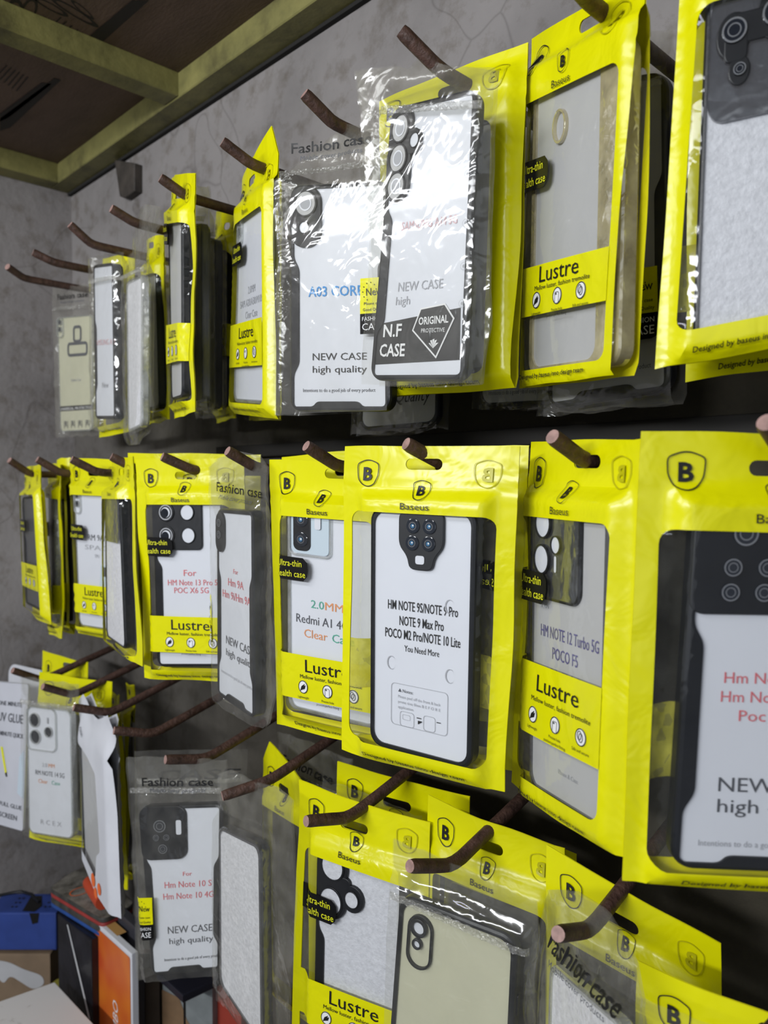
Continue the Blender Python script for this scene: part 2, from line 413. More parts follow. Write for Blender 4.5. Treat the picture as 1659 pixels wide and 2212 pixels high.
CAMS = {
 'a03': dict(plate=[rrect(1, 1, 27, 45, 12)], lens=[(15, 14, 8.5, 'grey'), (14, 31, 4, 'white')]),
 'sam': dict(plate=[rrect(1, 1, 23, 56, 10), rrect(14, 15, 32, 30, 7)], lens=[(12, 14, 7.5, 'grey'), (12, 31, 7.5, 'grey'), (12, 47, 7.5, 'grey'), (26.5, 22.5, 4, 'white')]),
 'quad': dict(plate=[rrect(.5, .5, 55, 50, 5)], lens=[(17, 14, 8, 'ringwhite'), (40, 14, 7, 'white'), (17, 36, 8, 'ringwhite'), (41, 36, 7, 'white')]),
 'poco': dict(plate=[fillet([(23, 3), (56, 3), (56, 25), (49.5, 32), (48, 40.5), (31, 40.5), (29.5, 32), (23, 25)], 5)], lens=[(34, 12, 5, 'cam'), (46, 12, 5, 'cam'), (33.5, 23, 5, 'cam'), (45.5, 23, 5, 'cam')], slot=[(36, 31, 42.5, 36.5)]),
 'pill': dict(plate=[rrect(.5, 3, 19, 37, 9)], lens=[(11, 12, 4.2, 'ring'), (11, 22, 4.2, 'ring')]),
 'redmi': dict(ringonly=[rrect(3, 2, 39, 39, 5)], sky=[rrect(5, 3, 37, 37, 4)], plate=[rrect(7, 3, 22, 35, 5)], lens=[(14.5, 10.5, 5.8, 'cam'), (14.5, 26, 5.8, 'cam')], slot=[(26, 5, 31, 17)]),
 'turbo': dict(ringonly=[rrect(2, -2, 54, 53, 8)], smoke=[rrect(3, -1, 53, 52, 7)], lens=[(17, 11, 7.5, 'white'), (31, 22, 4.5, 'white'), (16, 31, 7.5, 'white')], slot=[(29.5, 28, 31.7, 37)]),
 'mnote': dict(plate=[rrect(.5, .5, 62, 47, 6)], lens=[(23, 11, 5.5, 'ring'), (18, 26, 4, 'ring'), (33, 26, 4, 'ring'), (17.5, 37, 4, 'ring'), (32, 37, 4, 'ring'), (50, 14, 5, 'ring'), (50, 32, 5, 'ring')]),
 'n10': dict(plate=[rrect(.5, .5, 45, 52, 9)], lens=[(21, 19, 6, 'ring'), (17, 30, 3, 'ring'), (27, 30, 3, 'ring'), (23, 41, 4.5, 'ring')], slot=[(36, 14, 41, 28)]),
 'lobes': dict(plate=[circle(17, 11, 13.5, 24), circle(16, 36, 13.5, 24), circle(35, 30, 10, 20), rrect(3, 0, 20, 46, 5), rrect(16, 16, 33, 38, 4)], lens=[(17, 10, 9.5, 'frost'), (16, 36, 9.5, 'frost'), (35, 30, 5.8, 'frost')]),
 'cream': dict(ringonly=[rrect(8, 8, 25, 41, 8.5)], lens=[(15.5, 16, 5.2, 'whitering'), (15, 26, 3, 'whitering')]),
 'rn14': dict(clearring=[rrect(1, 1, 53, 56, 9)], lens=[(15, 18, 8, 'hole'), (16, 39, 8, 'hole'), (39, 31, 6, 'hole')], slot=[(36, 13, 38.5, 21)]),
 'vert': dict(clearring=[rrect(1, 1, 15, 30, 6)], lens=[(7.5, 8, 3.6, 'hole'), (7.5, 18, 3.6, 'hole')]),
 'promax': dict(smoke=[rrect(3, 3, 60, 62, 10)], plate=[circle(18, 24, 11, 20), circle(44, 18, 12, 20), circle(22, 40, 7, 20), rrect(14, 14, 42, 28, 5), rrect(12, 20, 27, 36, 4)], lens=[(18, 22, 8, 'ring'), (44, 18, 9, 'ring'), (22, 40, 4, 'ring')]),
 'top': dict(smoke=[rrect(4, 4, 72, 52, 6)]),
 'oval': dict(ringonly=[circle(28, 32, 6, 20, 9)]),
}
def phone_case(q, label, rim='black', panel='notch', card='card', cam=None, texts=(), t=.009, group='phone cases inside the hanging packs', extra=None, buttons=True, cat='phone case'):
    W, H = q.W, q.H; sx, sy = W / 78, H / 163; s = min(sx, sy)
    mm = lambda P: [(x * sx, y * sy) for x, y in P]
    root = thing('phone_case', q.P(W / 2, H, -t / 2), label, cat, group)
    mp = lambda x, y, h: q.P(x, y, h)
    outer = rrect(0, 0, W, H, 10 * s, 7)
    if panel == 'notch':
        a, d = 3.4, 4.6
        inner = fillet(mm([(a, a), (78 - a, a), (78 - a, 52), (78 - a - d, 60), (78 - a - d, 128), (78 - a, 136), (78 - a, 163 - a), (58, 163 - a), (55, 156), (23, 156), (20, 163 - a), (a, 163 - a), (a, 136), (a + d, 128), (a + d, 60), (a, 52)]), 3.2 * s)
    elif panel == 'left':
        a, d = 3.4, 5.5
        inner = fillet(mm([(a, a), (78 - a, a), (78 - a, 163 - a), (a, 163 - a), (a, 134), (a + d, 127), (a + d, 66), (a, 59)]), 3.5 * s)
    else:
        a = {'plain': 3.6, 'wide': 5.5, 'thin': 2.4, 'fat': 5}[panel]; inner = rrect(a * sx, a * sy, W - (a + (12 if panel == 'fat' else 0)) * sx, H - a * sy, 8 * s, 6)
    mb = MB(mp); mb.prism(outer, -t, 0, M[rim], .0022 * (s / .001) if s < .001 else .0022, holes=[inner], step=.03); shell = mb.build('shell', root)
    if buttons:
        mb = MB(lambda x, y, h: q.P(W + h, x, -y))
        mb.prism(rrect(34 * sy, t * .33, 46 * sy, t * .68, t * .15, 3), -.0006, .0008, M[rim]); mb.build('side_button', shell)
    mb = MB(mp); mb.reg(inset(inner, -.0008), [], -.0013, M[card], .03)
    cols = {'b': 'ink', 'g': 'greyink', 'p': 'palegrey', 'r': 'red', 'pr': 'palered', 'u': 'blue', 'o': 'orange', 'gr': 'green', 'v': 'violet', 'w': 'whiteink'}
    for tx in texts:
        st, x, y, size, c = tx[:5]; kw = tx[5] if len(tx) > 5 else {}
        kw = dict(kw)
        if 'w' in kw: kw['w'] *= sx
        mb.text(st, x * sx, y * sy, size * sy, M[cols[c]], h=-.0009, **kw)
    if extra: extra(mb, sx, sy)
    mb.build('insert_card', root)
    if cam:
        c = CAMS[cam]; e = 0; plate = root
        if 'plate' in c or 'smoke' in c or 'sky' in c:
            mb = MB(mp)
            for P in c.get('sky', []): mb.prism(mm(P), -.0012, .0004, M['skyplate'], back=False)
            for P in c.get('smoke', []): mb.prism(mm(P), -.0012, .0006, M['smoke'], back=False)
            for P in c.get('plate', []):
                mb.prism(mm(P), -.0012, .0012 + e, M['blackmatt'], .0006, back=False); e += .00008
            plate = mb.build('camera_plate', root)
        for key, m_ in (('ringonly', 'blackmatt' if rim in ('black', 'grey_shell', 'smoke') else rim), ('clearring', 'clear')):
            for P in c.get(key, []):
                mb = MB(mp); P = mm(P); mb.prism(P, -.0012, .0012, M[m_], .0003, back=False, holes=[inset(P, 1.3 * s)]); plate = mb.build('camera_frame', root) if plate is root else mb.build('camera_frame', plate)
        top = .0014 + e
        for x, y, r, kind in c.get('lens', []):
            x *= sx; y *= sy; r = r * s; ry = r / s * sy if kind in ('grey', 'white', 'hole', 'frost', 'cam', 'ringwhite') else r
            rx = r / s * sx; mb = MB(mp)
            C = lambda f: circle(x, y, rx * f, 24, ry * f)
            if kind in ('white', 'grey', 'frost'):
                mb.reg(C(1), [], top, M[{'white': 'card', 'grey': 'greycard', 'frost': 'frost'}[kind]], .03); mb.prism(C(1.14), top - .0006, top + .0008, M['black'], .0003, back=False, holes=[C(1)])
                if kind == 'grey': mb.reg(C(.62), [C(.5)], top + .0003, M['card'], .03); mb.reg(C(.5), [], top + .0003, M['palegrey'], .03)
            elif kind == 'whitering':
                mb.reg(C(.7), [], .0002, M['card'], .03); mb.prism(C(1.1), -.001, .0016, M['black'], .0004, back=False, holes=[C(.72)])
            elif kind == 'hole':
                mb.reg(C(1), [], -.0004, M['lens'], .03); mb.prism(C(1.15), -.0008, .0012, M['clear'], .0003, back=False, holes=[C(1)])
            elif kind == 'cam':
                mb.prism(C(1), top - .001, top + .0005, M['lens'], .0005, back=False); mb.reg(C(.55), [C(.42)], top + .0007, M['greyink'], .03)
                mb.reg(C(.3), [], top + .0008, M['lensblue'], .03); mb.reg(circle(x + .08 * rx, y - .06 * ry, rx * .12, 10), [], top + .001, M['whiteink'], .03)  # blue disc and white dot are glints painted onto the lens
            elif kind == 'ringwhite':
                mb.prism(C(1.12), top - .001, top + .001, M['black'], .0004, back=False); mb.reg(C(.92), [C(.78)], top + .0012, M['palegrey'], .03); mb.reg(C(.62), [], top + .0012, M['card'], .03)
                mb.reg(circle(x - .1 * rx, y + .08 * ry, rx * .52, 20, ry * .55), [], top + .0014, M['lens'], .03)
            else:
                mb.prism(C(1), top - .001, top + .0008, M['lens'], .0004, back=False); mb.reg(C(.98), [C(.84)], top + .001, M['ringmetal'], .03); mb.reg(C(.55), [C(.46)], top + .001, M['ringmetal'], .03)
            mb.build('lens', plate)
        for x0, y0, x1, y1 in c.get('slot', []):
            mb = MB(mp); P = mm(rrect(x0, y0, x1, y1, 1.5, 3)); mb.reg(P, [], top + .0001 if ('plate' in c or 'smoke' in c) else -.0002, M['card' if 'plate' in c or 'smoke' in c else 'palegrey'], .03); mb.build('flash_window', plate)
    return root

LOG = []
def pose(key, k, row, px, W=.122, H=.21, yh=None, yaw=None, rigid=False, vs=.065):
    p, C, n = fit(px, k, row, W, H, vs, yh, math.radians(yaw) if yaw is not None else None)
    P0 = np.array([RODX[k], p[0], ROWZ[row] + SLOPE[row] * (p[0] - .375)])
    if not rigid: C = [on_plane(q, P0, n) for q in px]
    q = Quad(C, n); LOG.append((key, k, row, [round(float(a), 3) for a in p], round(q.W, 3), round(q.H, 3)))
    q.p0 = P0; q.yh = p[0]
    return q
def case_rect(q, cq):
    P = [q.inv(proj(c - q.n * 0)) for c in [c - q.n * ((c - q.C[0]) @ q.n) for c in cq.C]]
    return P
def case_bulge(P, x, y, m, w):
    # 1 over the case, falling to 0 within w outside its outline
    d = -1e9; n = len(P)
    for i in range(n):
        a, b = P[i], P[(i + 1) % n]; ex, ey = b[0] - a[0], b[1] - a[1]; L = math.hypot(ex, ey)
        d = max(d, ((x - a[0]) * ey - (y - a[1]) * ex) / L)
    return 1 - ss(m, m + w, d)
def pouch(key, label, k, row, px, style='front', W=.122, H=.21, yh=None, yaw=None, rigid=False, win=(.09, .205, .91, .95), case=None, clabel=None, casepx=None, caseuv=(.17, .17, .80, .93), tilt=0, seed=None, bend=.003, T=.0072, fat=1., outline=None, tabv=.35, bandv=(.705, .868), slotpos=None, wave=1., lustre=True):
    q = pose(key, k, row, px, W, H, yh, yaw, rigid); W, H = q.W, q.H; seed = seed if seed is not None else (hash_(key) % 97)
    grp = ['yellow pouches hanging in the top row', 'yellow pouches hanging in the middle row', 'yellow pouches hanging in the bottom row'][row]
    root = thing('zip_pouch', q.p0, label, 'phone case pouch', grp)
    T = T * fat
    hf = T - .0034; cq, CR, tb_ = None, None, T + .001
    if case is not None:
        cq = q.sub(casepx, hf) if casepx else q.subuv(*caseuv, hf, tilt)
        CR = case_rect(q, cq); tb_ = case.get('t', .009) - hf + .0014
    def bulge(u, v):
        if CR: return case_bulge(CR, u * W, v * H, .0022, .010)
        return ss(0, .15, min(u, 1 - u)) * ss(.115, .18, v) * ss(0, .055, 1 - v)
    def common(x, y):
        u, v = x / W, y / H; b = bulge(u, v); w = (nz(x, y, seed, 13) * .0035 + nz(x, y, seed + 5, 34) * .0010) * (1 - .85 * b) * wave
        zip_ = .0006 * (math.exp(-((v - .105) / .009) ** 2) + math.exp(-((v - .160) / .009) ** 2))
        return b, w - bend * (2 * u - 1) ** 2 * (1 - .7 * b), zip_
    def fr(x, y, h):
        b, w, z = common(x, y); return q.P(x, y, h + .0004 + T * b + w + z)
    def bk(x, y, h):
        b, w, z = common(x, y); return q.P(x, y, h - .0004 - tb_ * b + w * (1 - .5 * b))
    e = lambda i, t: nz(t, i * 3.3, seed, 16) * .0016 * wave
    if outline: out = [(u * W, v * H) for u, v in outline]
    else:
        n = 14; out = [(W * i / n, e(1, i * .012)) for i in range(n)] + [(W + e(2, i * .012), H * i / n) for i in range(n)] + [(W * (1 - i / n), H + e(3, i * .012)) for i in range(n)] + [(e(4, i * .012), H * (1 - i / n)) for i in range(n)]
    if slotpos: su, sv = slotpos
    else:
        a, b = q.inv(proj(q.p0)); su, sv = min(.60, max(.40, a / W)), min(.085, max(.045, b / H))
    slot = rrect((su - .105) * W, (sv - .017) * H, (su + .105) * W, (sv + .017) * H, .02 * H, 4)
    window = rrect(win[0] * W, win[1] * H, win[2] * W, win[3] * H, .007, 5)
    window[0:0] = []
    X = lambda u: u * W
    Y = lambda v: v * H
    mb = MB(fr); mb.reg(out, [slot, window], 0, M['yellow'], .0034)
    shield(mb, X(.165), Y(.086), X(.145), Y(.088)); shield(mb, X(.5), Y(.134), X(.105), Y(.062))
    shield(mb, X(.85), Y(.082), X(.145), Y(.085), 'ghost', mir=True)
    mb.text('Baseus', X(.485), Y(.193), Y(.020), M['ink'], w=X(.165), h=.0010)
    mb.text('Designed by baseus inno design team', X(.5), Y(.981), Y(.0135), M['ink'], w=X(.62), bold=.012, h=.0013)
    mb.build('front_sheet', root)
    mb = MB(fr); mb.reg(inset(window, -.0004), [], -.0001, M['film'], .0055); mb.build('window_film', root)
    mb = MB(bk); mb.reg(out, [slot, window], 0, M['yellow_back'], .008, True); mb.reg(window, [], 0, M['film_back'], .008, True); mb.build('back_sheet', root)
    S, sg = (fr, 1) if style != 'back' else (bk, 1)
    if style in ('front', 'back'):
        mir = style == 'back'; f = (lambda u: 1 - u) if mir else (lambda u: u); t0 = tabv
        tb = rrect(0, 0, X(.29), Y(.088), Y(.03), 5); tb = [((x if x > X(.1) else max(0, x * 1)), y) for x, y in tb]
        a = win[0]
        P = [(X(a), Y(t0)), (X(.36), Y(t0 + .003)), (X(.395), Y(t0 + .02)), (X(.40), Y(t0 + .045)), (X(.392), Y(t0 + .070)), (X(.36), Y(t0 + .087)), (X(a), Y(t0 + .085))]
        P = [(W - x, y) for x, y in P] if mir else P
        mb = MB(S); mb.reg(P, [], .0005, M['tab'], .0055)
        mb.text('Ultra-thin', X(f(.245)), Y(t0 + .036), Y(.0235), M['yellowink'], h=.0009, w=X(.21), mir=mir); mb.text('Stealth case', X(f(.245)), Y(t0 + .074), Y(.0235), M['yellowink'], h=.0009, w=X(.27), mir=mir)
        mb.build('label_tab', root)
        P = [(X(win[0] - .004), Y(bandv[0])), (X(win[2] + .004), Y(bandv[0])), (X(win[2] + .004), Y(bandv[1])), (X(win[0] - .004), Y(bandv[1]))]
        mb = MB(S); mb.reg(P, [], .0004, M['band_back' if mir else 'yellow'], .0055)
        if not mir and lustre:
            b0 = bandv[0]; bh = (bandv[1] - bandv[0]) / .163
            mb.text('Lustre', X(.545), Y(b0 + .059 * bh), Y(.046), M['ink'], h=.0009, w=X(.36)); mb.text('Mellow luster, fashion tremolite', X(.57), Y(b0 + .083 * bh), Y(.0135), M['ink'], h=.0009, w=X(.50))
            mb2 = MB(lambda x, y, h: fr(x, y, h + .0005)); mb2.v = mb.v; mb2.f = mb.f; mb2.m = mb.m; mb2.mats = mb.mats
            icons(mb2, .345, .205, Y(b0 + .115 * bh), X(.04), W)
        mb.build('printed_band', root)
    if case is not None:
        phone_case(cq, clabel, **case)
    return root, q
def hash_(s):
    h = 7
    for c in s: h = (h * 31 + ord(c)) % 10007
    return h
def poly_pack(key, label, k, row, px, W=.11, H=.205, yh=None, yaw=None, rigid=False, outline=None, case=None, clabel=None, casepx=None, caseuv=(.12, .16, .86, .96), tilt=0, header='Fashion case', header_at=(.5, .085), sticker=False, T=.0066, amp=1., hrot=0, hsize=.036, seam=True, vs=.03, backfilm=True):
    q = pose(key, k, row, px, W, H, yh, yaw, rigid, vs); W, H = q.W, q.H; seed = hash_(key) % 89
    root = thing('clear_polybag', q.p0, label, 'clear phone case bag', ['clear bags hanging in the top row', 'clear bags hanging in the middle row', 'clear bags hanging in the bottom row'][row])
    hf = T - .0034; cq, CR, tb_ = None, None, T + .0015
    if case is not None:
        cq = q.sub(casepx, hf) if casepx else q.subuv(*caseuv, hf, tilt)
        CR = case_rect(q, cq); tb_ = case.get('t', .009) - hf + .0022
    def bulge(u, v):
        if CR: return case_bulge(CR, u * W, v * H, .0024, .011)
        return ss(0, .10, min(u, 1 - u)) * ss(.08, .17, v) * ss(0, .04, 1 - v)
    def cr(x, y, f=1.):
        a = nz(x, y, seed, 30) * .0040 + abs(nz(x, y, seed + 3, 62)) * .0030 + nz(x, y, seed + 9, 120) * .0010
        return a * amp * f * .8
    def fr(x, y, h):
        b = bulge(x / W, y / H); return q.P(x, y, h + .0006 + T * b + cr(x, y, 1 - .72 * b))
    def bk(x, y, h):
        b = bulge(x / W, y / H); return q.P(x, y, h - .0010 - tb_ * b + cr(x, y, .8 - .68 * b))
    e = lambda i, t: nz(t, i * 3.3, seed, 40) * .003 * amp
    if outline: out = [q.inv(p) for p in outline]
    else:
        n = 18; out = [(W * i / n, e(1, i * .01)) for i in range(n)] + [(W + e(2, i * .01), H * i / n) for i in range(n)] + [(W * (1 - i / n), H + e(3, i * .01)) for i in range(n)] + [(e(4, i * .01), H * (1 - i / n)) for i in range(n)]
    mb = MB(fr); mb.reg(out, [], 0, M['poly'], .004)
    if header:
        x, y = header_at[0] * W, header_at[1] * H
        mb.text(header, x, y, hsize * H, M['ink'], h=.0008, w=.72 * W, rot=hrot, bold=.015)
        dx, dy = -math.sin(hrot) * hsize * H * .75, math.cos(hrot) * hsize * H * .75
        mb.text('Mobile cover products', x + dx, y + dy, hsize * H * .45, M['greyink'], h=.0008, w=.56 * W, rot=hrot)
    mb.build('front_film', root)
    if seam:
        mb = MB(lambda x, y, h: fr(x, y, h + .0004 + .0006 * math.sin(x * 2600))); ys = .145 * H
        mb.reg([(W * .03, ys - .0025), (W * .97, ys - .0025), (W * .97, ys + .0025), (W * .03, ys + .0025)], [], 0, M['seal'], .0018); mb.build('heat_seal', root)
    if backfilm:
        mb = MB(bk); mb.reg(out, [], 0, M['poly_back'], .007, True); mb.build('back_film', root)
    if sticker:
        su, sv, sw = sticker if isinstance(sticker, tuple) else (.08, .625, .22)
        x0, y0, w, h1, h2 = su * W, sv * H, sw * W, .122 * H, .07 * H
        mb = MB(fr); mb.reg([(x0, y0), (x0 + w, y0), (x0 + w, y0 + h1), (x0, y0 + h1)], [], .0007, M['yellow'], .006)
        mb.reg([(x0, y0 + h1), (x0 + w, y0 + h1), (x0 + w, y0 + h1 + h2 * .9), (x0 + w * .8, y0 + h1 + h2), (x0, y0 + h1 + h2)], [], .0007, M['tab'], .006)
        mb.text('New', x0 + w * .56, y0 + h1 * .5, h1 * .21, M['ink'], h=.0011, w=w * .62)
        for i in range(9):
            a = math.radians(110 + 20 * i * 1.7); mb.reg(circle(x0 + w * .38 + w * .27 * math.cos(a), y0 + h1 * .38 + h1 * .25 * math.sin(a), w * .02, 6), [], .0011, M['ink'], .03)
        mb.text('Phone case', x0 + w * .52, y0 + h1 * .76, h1 * .08, M['ink'], h=.0011, w=w * .7); mb.text('Good Quality', x0 + w * .52, y0 + h1 * .93, h1 * .08, M['ink'], h=.0011, w=w * .78)
        mb.text('FASHION', x0 + w * .5, y0 + h1 + h2 * .36, h2 * .2, M['whiteink'], h=.0011, w=w * .8); mb.text('CASE', x0 + w * .5, y0 + h1 + h2 * .82, h2 * .34, M['whiteink'], h=.0011, w=w * .8)
        mb.build('sticker', root)
    if case is not None:
        phone_case(cq, clabel, **case)
    return root, q
def tube(name, pts, r, m, mend, parent=None, seg=14):
    P = [Vector(p) for p in pts]
    v = []; f = []; mi = []
    up = Vector((0, 0, 1)); prev = None
    for i, p in enumerate(P):
        t = (P[min(i + 1, len(P) - 1)] - P[max(i - 1, 0)]).normalized()
        a = prev - t * prev.dot(t) if prev else up.cross(t) if abs(up.dot(t)) < .95 else Vector((1, 0, 0)).cross(t)
        a.normalize(); b = t.cross(a); prev = a
        for j in range(seg):
            g = 2 * math.pi * j / seg; rr = r * (1 + .05 * noise.noise(p * 90 + Vector((j, 0, 0))))
            if i == 0: rr *= .88
            v.append(p + (a * math.cos(g) + b * math.sin(g)) * rr)
    for i in range(len(P) - 1):
        for j in range(seg):
            k = (j + 1) % seg; f.append((i * seg + j, i * seg + k, (i + 1) * seg + k, (i + 1) * seg + j)); mi.append(0)
    f.append(tuple(range(seg - 1, -1, -1))); mi.append(1)
    f.append(tuple(range((len(P) - 1) * seg, len(P) * seg))); mi.append(0)
    me = bpy.data.meshes.new(name); me.from_pydata([tuple(x) for x in v], [], f); me.materials.append(m); me.materials.append(mend)
    me.polygons.foreach_set('material_index', mi); me.polygons.foreach_set('use_smooth', [True] * len(f)); me.update(); me.set_sharp_from_angle(angle=math.radians(50))
    o = bpy.data.objects.new(name, me); COL.objects.link(o)
    if parent is None: o.location = OFF
    else: o.parent = parent
    return o
def solid(name, loc, rot, dims, m, parent=None, bev=.001):
    """box with small bevels, loc = centre of its base, rot = degrees about z"""
    w, d, h = dims; c, s_ = math.cos(math.radians(rot)), math.sin(math.radians(rot))
    mb = MB(lambda x, y, z: np.array([loc[0] + x * c - y * s_, loc[1] + x * s_ + y * c, loc[2] + z]))
    P = rrect(-w / 2, -d / 2, w / 2, d / 2, max(bev, .0005), 2)[::-1]
    mb.prism(P, 0, h, m, bev); 
    return mb, name

# ---------------------------------------------------------------- the room
def wall_mat(name, top, low, zsplit, lowstr=1.):
    m, nt, p = mat(name); p.inputs['Roughness'].default_value = .85
    c = coords(nt); big = noise_tex(nt, c, 4, 6, .6); fine = noise_tex(nt, c, 35, 6, .65); 
    base = ramp(nt, big, [(.3, tuple(x * .72 for x in top)), (.5, top), (.75, tuple(min(1, x * 1.15) for x in top))])
    mx = N(nt, 'ShaderNodeMixRGB'); mx.blend_type = 'MULTIPLY'; mx.inputs[0].default_value = .7
    nt.links.new(base, mx.inputs[1]); nt.links.new(ramp(nt, fine, [(.32, (.55, .5, .42)), (.5, (1, 1, 1))]), mx.inputs[2])
    vo = N(nt, 'ShaderNodeTexVoronoi'); vo.feature = 'DISTANCE_TO_EDGE'; vo.inputs['Scale'].default_value = 3.2
    dn = N(nt, 'ShaderNodeMixRGB'); dn.blend_type = 'ADD'; dn.inputs[0].default_value = .35
    nn = N(nt, 'ShaderNodeTexNoise'); nn.inputs['Scale'].default_value = 5; nt.links.new(c, nn.inputs['Vector']); nt.links.new(c, dn.inputs[1]); nt.links.new(nn.outputs[1], dn.inputs[2]); nt.links.new(dn.outputs[0], vo.inputs['Vector'])
    ck = N(nt, 'ShaderNodeMixRGB'); ck.blend_type = 'MULTIPLY'; ck.inputs[0].default_value = .35
    nt.links.new(mx.outputs[0], ck.inputs[1]); nt.links.new(ramp(nt, vo.outputs['Distance'], [(.0, (.25, .22, .2)), (.006, (1, 1, 1))]), ck.inputs[2])
    last = ck.outputs[0]
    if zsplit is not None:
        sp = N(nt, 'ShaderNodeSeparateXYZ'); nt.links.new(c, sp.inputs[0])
        # brown wash with the packs' shade painted in on the lower wall, its edge uneven, thinning towards the corner
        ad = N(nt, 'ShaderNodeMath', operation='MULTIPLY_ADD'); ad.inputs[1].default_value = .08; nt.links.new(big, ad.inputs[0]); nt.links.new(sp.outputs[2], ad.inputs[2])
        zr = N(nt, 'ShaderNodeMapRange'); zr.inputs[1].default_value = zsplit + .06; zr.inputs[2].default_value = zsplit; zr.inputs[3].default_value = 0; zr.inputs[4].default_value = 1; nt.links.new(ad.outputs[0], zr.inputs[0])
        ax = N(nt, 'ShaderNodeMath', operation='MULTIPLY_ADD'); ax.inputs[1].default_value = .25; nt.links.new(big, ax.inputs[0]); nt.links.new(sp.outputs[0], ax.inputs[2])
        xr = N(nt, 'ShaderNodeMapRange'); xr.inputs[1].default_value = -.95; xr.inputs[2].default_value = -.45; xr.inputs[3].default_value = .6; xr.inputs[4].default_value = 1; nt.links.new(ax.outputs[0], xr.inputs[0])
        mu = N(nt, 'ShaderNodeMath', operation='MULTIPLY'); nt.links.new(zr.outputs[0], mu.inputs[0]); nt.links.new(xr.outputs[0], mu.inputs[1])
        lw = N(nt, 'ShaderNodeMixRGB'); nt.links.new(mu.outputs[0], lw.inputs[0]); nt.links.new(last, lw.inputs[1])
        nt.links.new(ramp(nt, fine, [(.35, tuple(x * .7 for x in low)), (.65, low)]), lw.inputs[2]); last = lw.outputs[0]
    nt.links.new(last, p.inputs['Base Color'])
    nt.links.new(bump(nt, noise_tex(nt, c, 60, 8, .65), .5, .003), p.inputs['Normal']); return m
def box(name, a, b, m, origin=(0, 0, 0), bev=0):
    mb = MB(ident); x0, y0, z0 = a; x1, y1, z1 = b
    P = [(x0, y0), (x1, y0), (x1, y1), (x0, y1)]
    mb.mp = lambda x, y, h: np.array([x, y, h])
    mb.prism(P, z0, z1, m, bev, step=5)
    # the map is left-handed, so turn the faces out
    mb.f = [f[::-1] for f in mb.f]
    return mb.build(name, smooth=bool(bev), origin=origin)
def struct(o): o['kind'] = 'structure'; return o
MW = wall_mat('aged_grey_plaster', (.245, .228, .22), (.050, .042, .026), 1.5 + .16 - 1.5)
MWL = wall_mat('aged_grey_plaster_side', (.29, .268, .26), (.2, .2, .2), None)
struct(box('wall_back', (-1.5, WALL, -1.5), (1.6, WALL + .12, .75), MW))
struct(box('wall_left', (LEFT - .12, -2.2, -1.5), (LEFT, WALL, .75), MWL))
struct(box('floor', (-1.5, -2.2, -1.56), (1.6, WALL + .1, -1.5), plain('grey_concrete', (.18, .17, .16), .8, var=.2, vscale=6, bmp=.3)))
mc, nt, p = mat('brown_hardboard'); p.inputs['Roughness'].default_value = .75; c = coords(nt, (1, 3, 1))
nt.links.new(ramp(nt, noise_tex(nt, c, 9, 8, .7), [(.3, (.095, .062, .044)), (.7, (.155, .10, .073))]), p.inputs['Base Color']); nt.links.new(bump(nt, noise_tex(nt, c, 120, 4), .3), p.inputs['Normal'])
ZC = .489
struct(box('ceiling', (-1.5, -.35, ZC), (1.6, WALL + .1, ZC + .02), mc))
mbm, nt, p = mat('olive_painted_steel'); p.inputs['Roughness'].default_value = .55; c = coords(nt)
nt.links.new(ramp(nt, noise_tex(nt, c, 12, 8, .7), [(.3, (.09, .08, .03)), (.48, (.20, .185, .062)), (.66, (.28, .255, .085)), (.76, (.36, .20, .05))]), p.inputs['Base Color']); nt.links.new(bump(nt, noise_tex(nt, c, 70, 5), .5, .002), p.inputs['Normal'])
ZB = .460
def beam(name, a, b): o = struct(box(name, a, b, mbm, bev=.0012)); return o
beam('trim_1', (LEFT, WALL - .034, ZB), (1.5, WALL - .004, ZC)); struct(box('trim_2', (LEFT, WALL - .006, ZB - .004), (1.5, WALL, ZC), plain('gap_shade_strip', (.012, .011, .01), .9)))  # near-black strip paints in the shade of the gap behind the beam
beam('trim_3', (LEFT, -.3, ZB), (LEFT + .034, WALL - .034, ZC))
xb = at_y((386, 225), WALL - .034)[0]
beam('trim_4', (xb - .032, -.3, ZB + .001), (xb, WALL - .034, ZC))
beam('trim_5', (xb + .85, -.3, ZB + .001), (xb + .882, WALL - .034, ZC))
# steel bracket under the wall beam
b0 = at_y((248, 395), WALL - .02); mb = MB(ident)
mst = plain('dark_rusty_steel', (.045, .037, .03), .7, var=.4, vscale=50, bmp=.5)
for pp, y0, y1 in (([(247, 345), (290, 352), (290, 412), (268, 428), (258, 424)], WALL - .012, WALL),):
    Q = [at_y(a, y0) for a in pp]; P = [(a[0], a[2]) for a in Q]
    mb.mp = lambda x, z, y: np.array([x, y, z]); mb.prism(P, y0, y1, mst, .001)
o = mb.build('steel_bracket'); tag(o, 'dark rusty steel bracket under the olive beam near the wall corner', 'bracket')
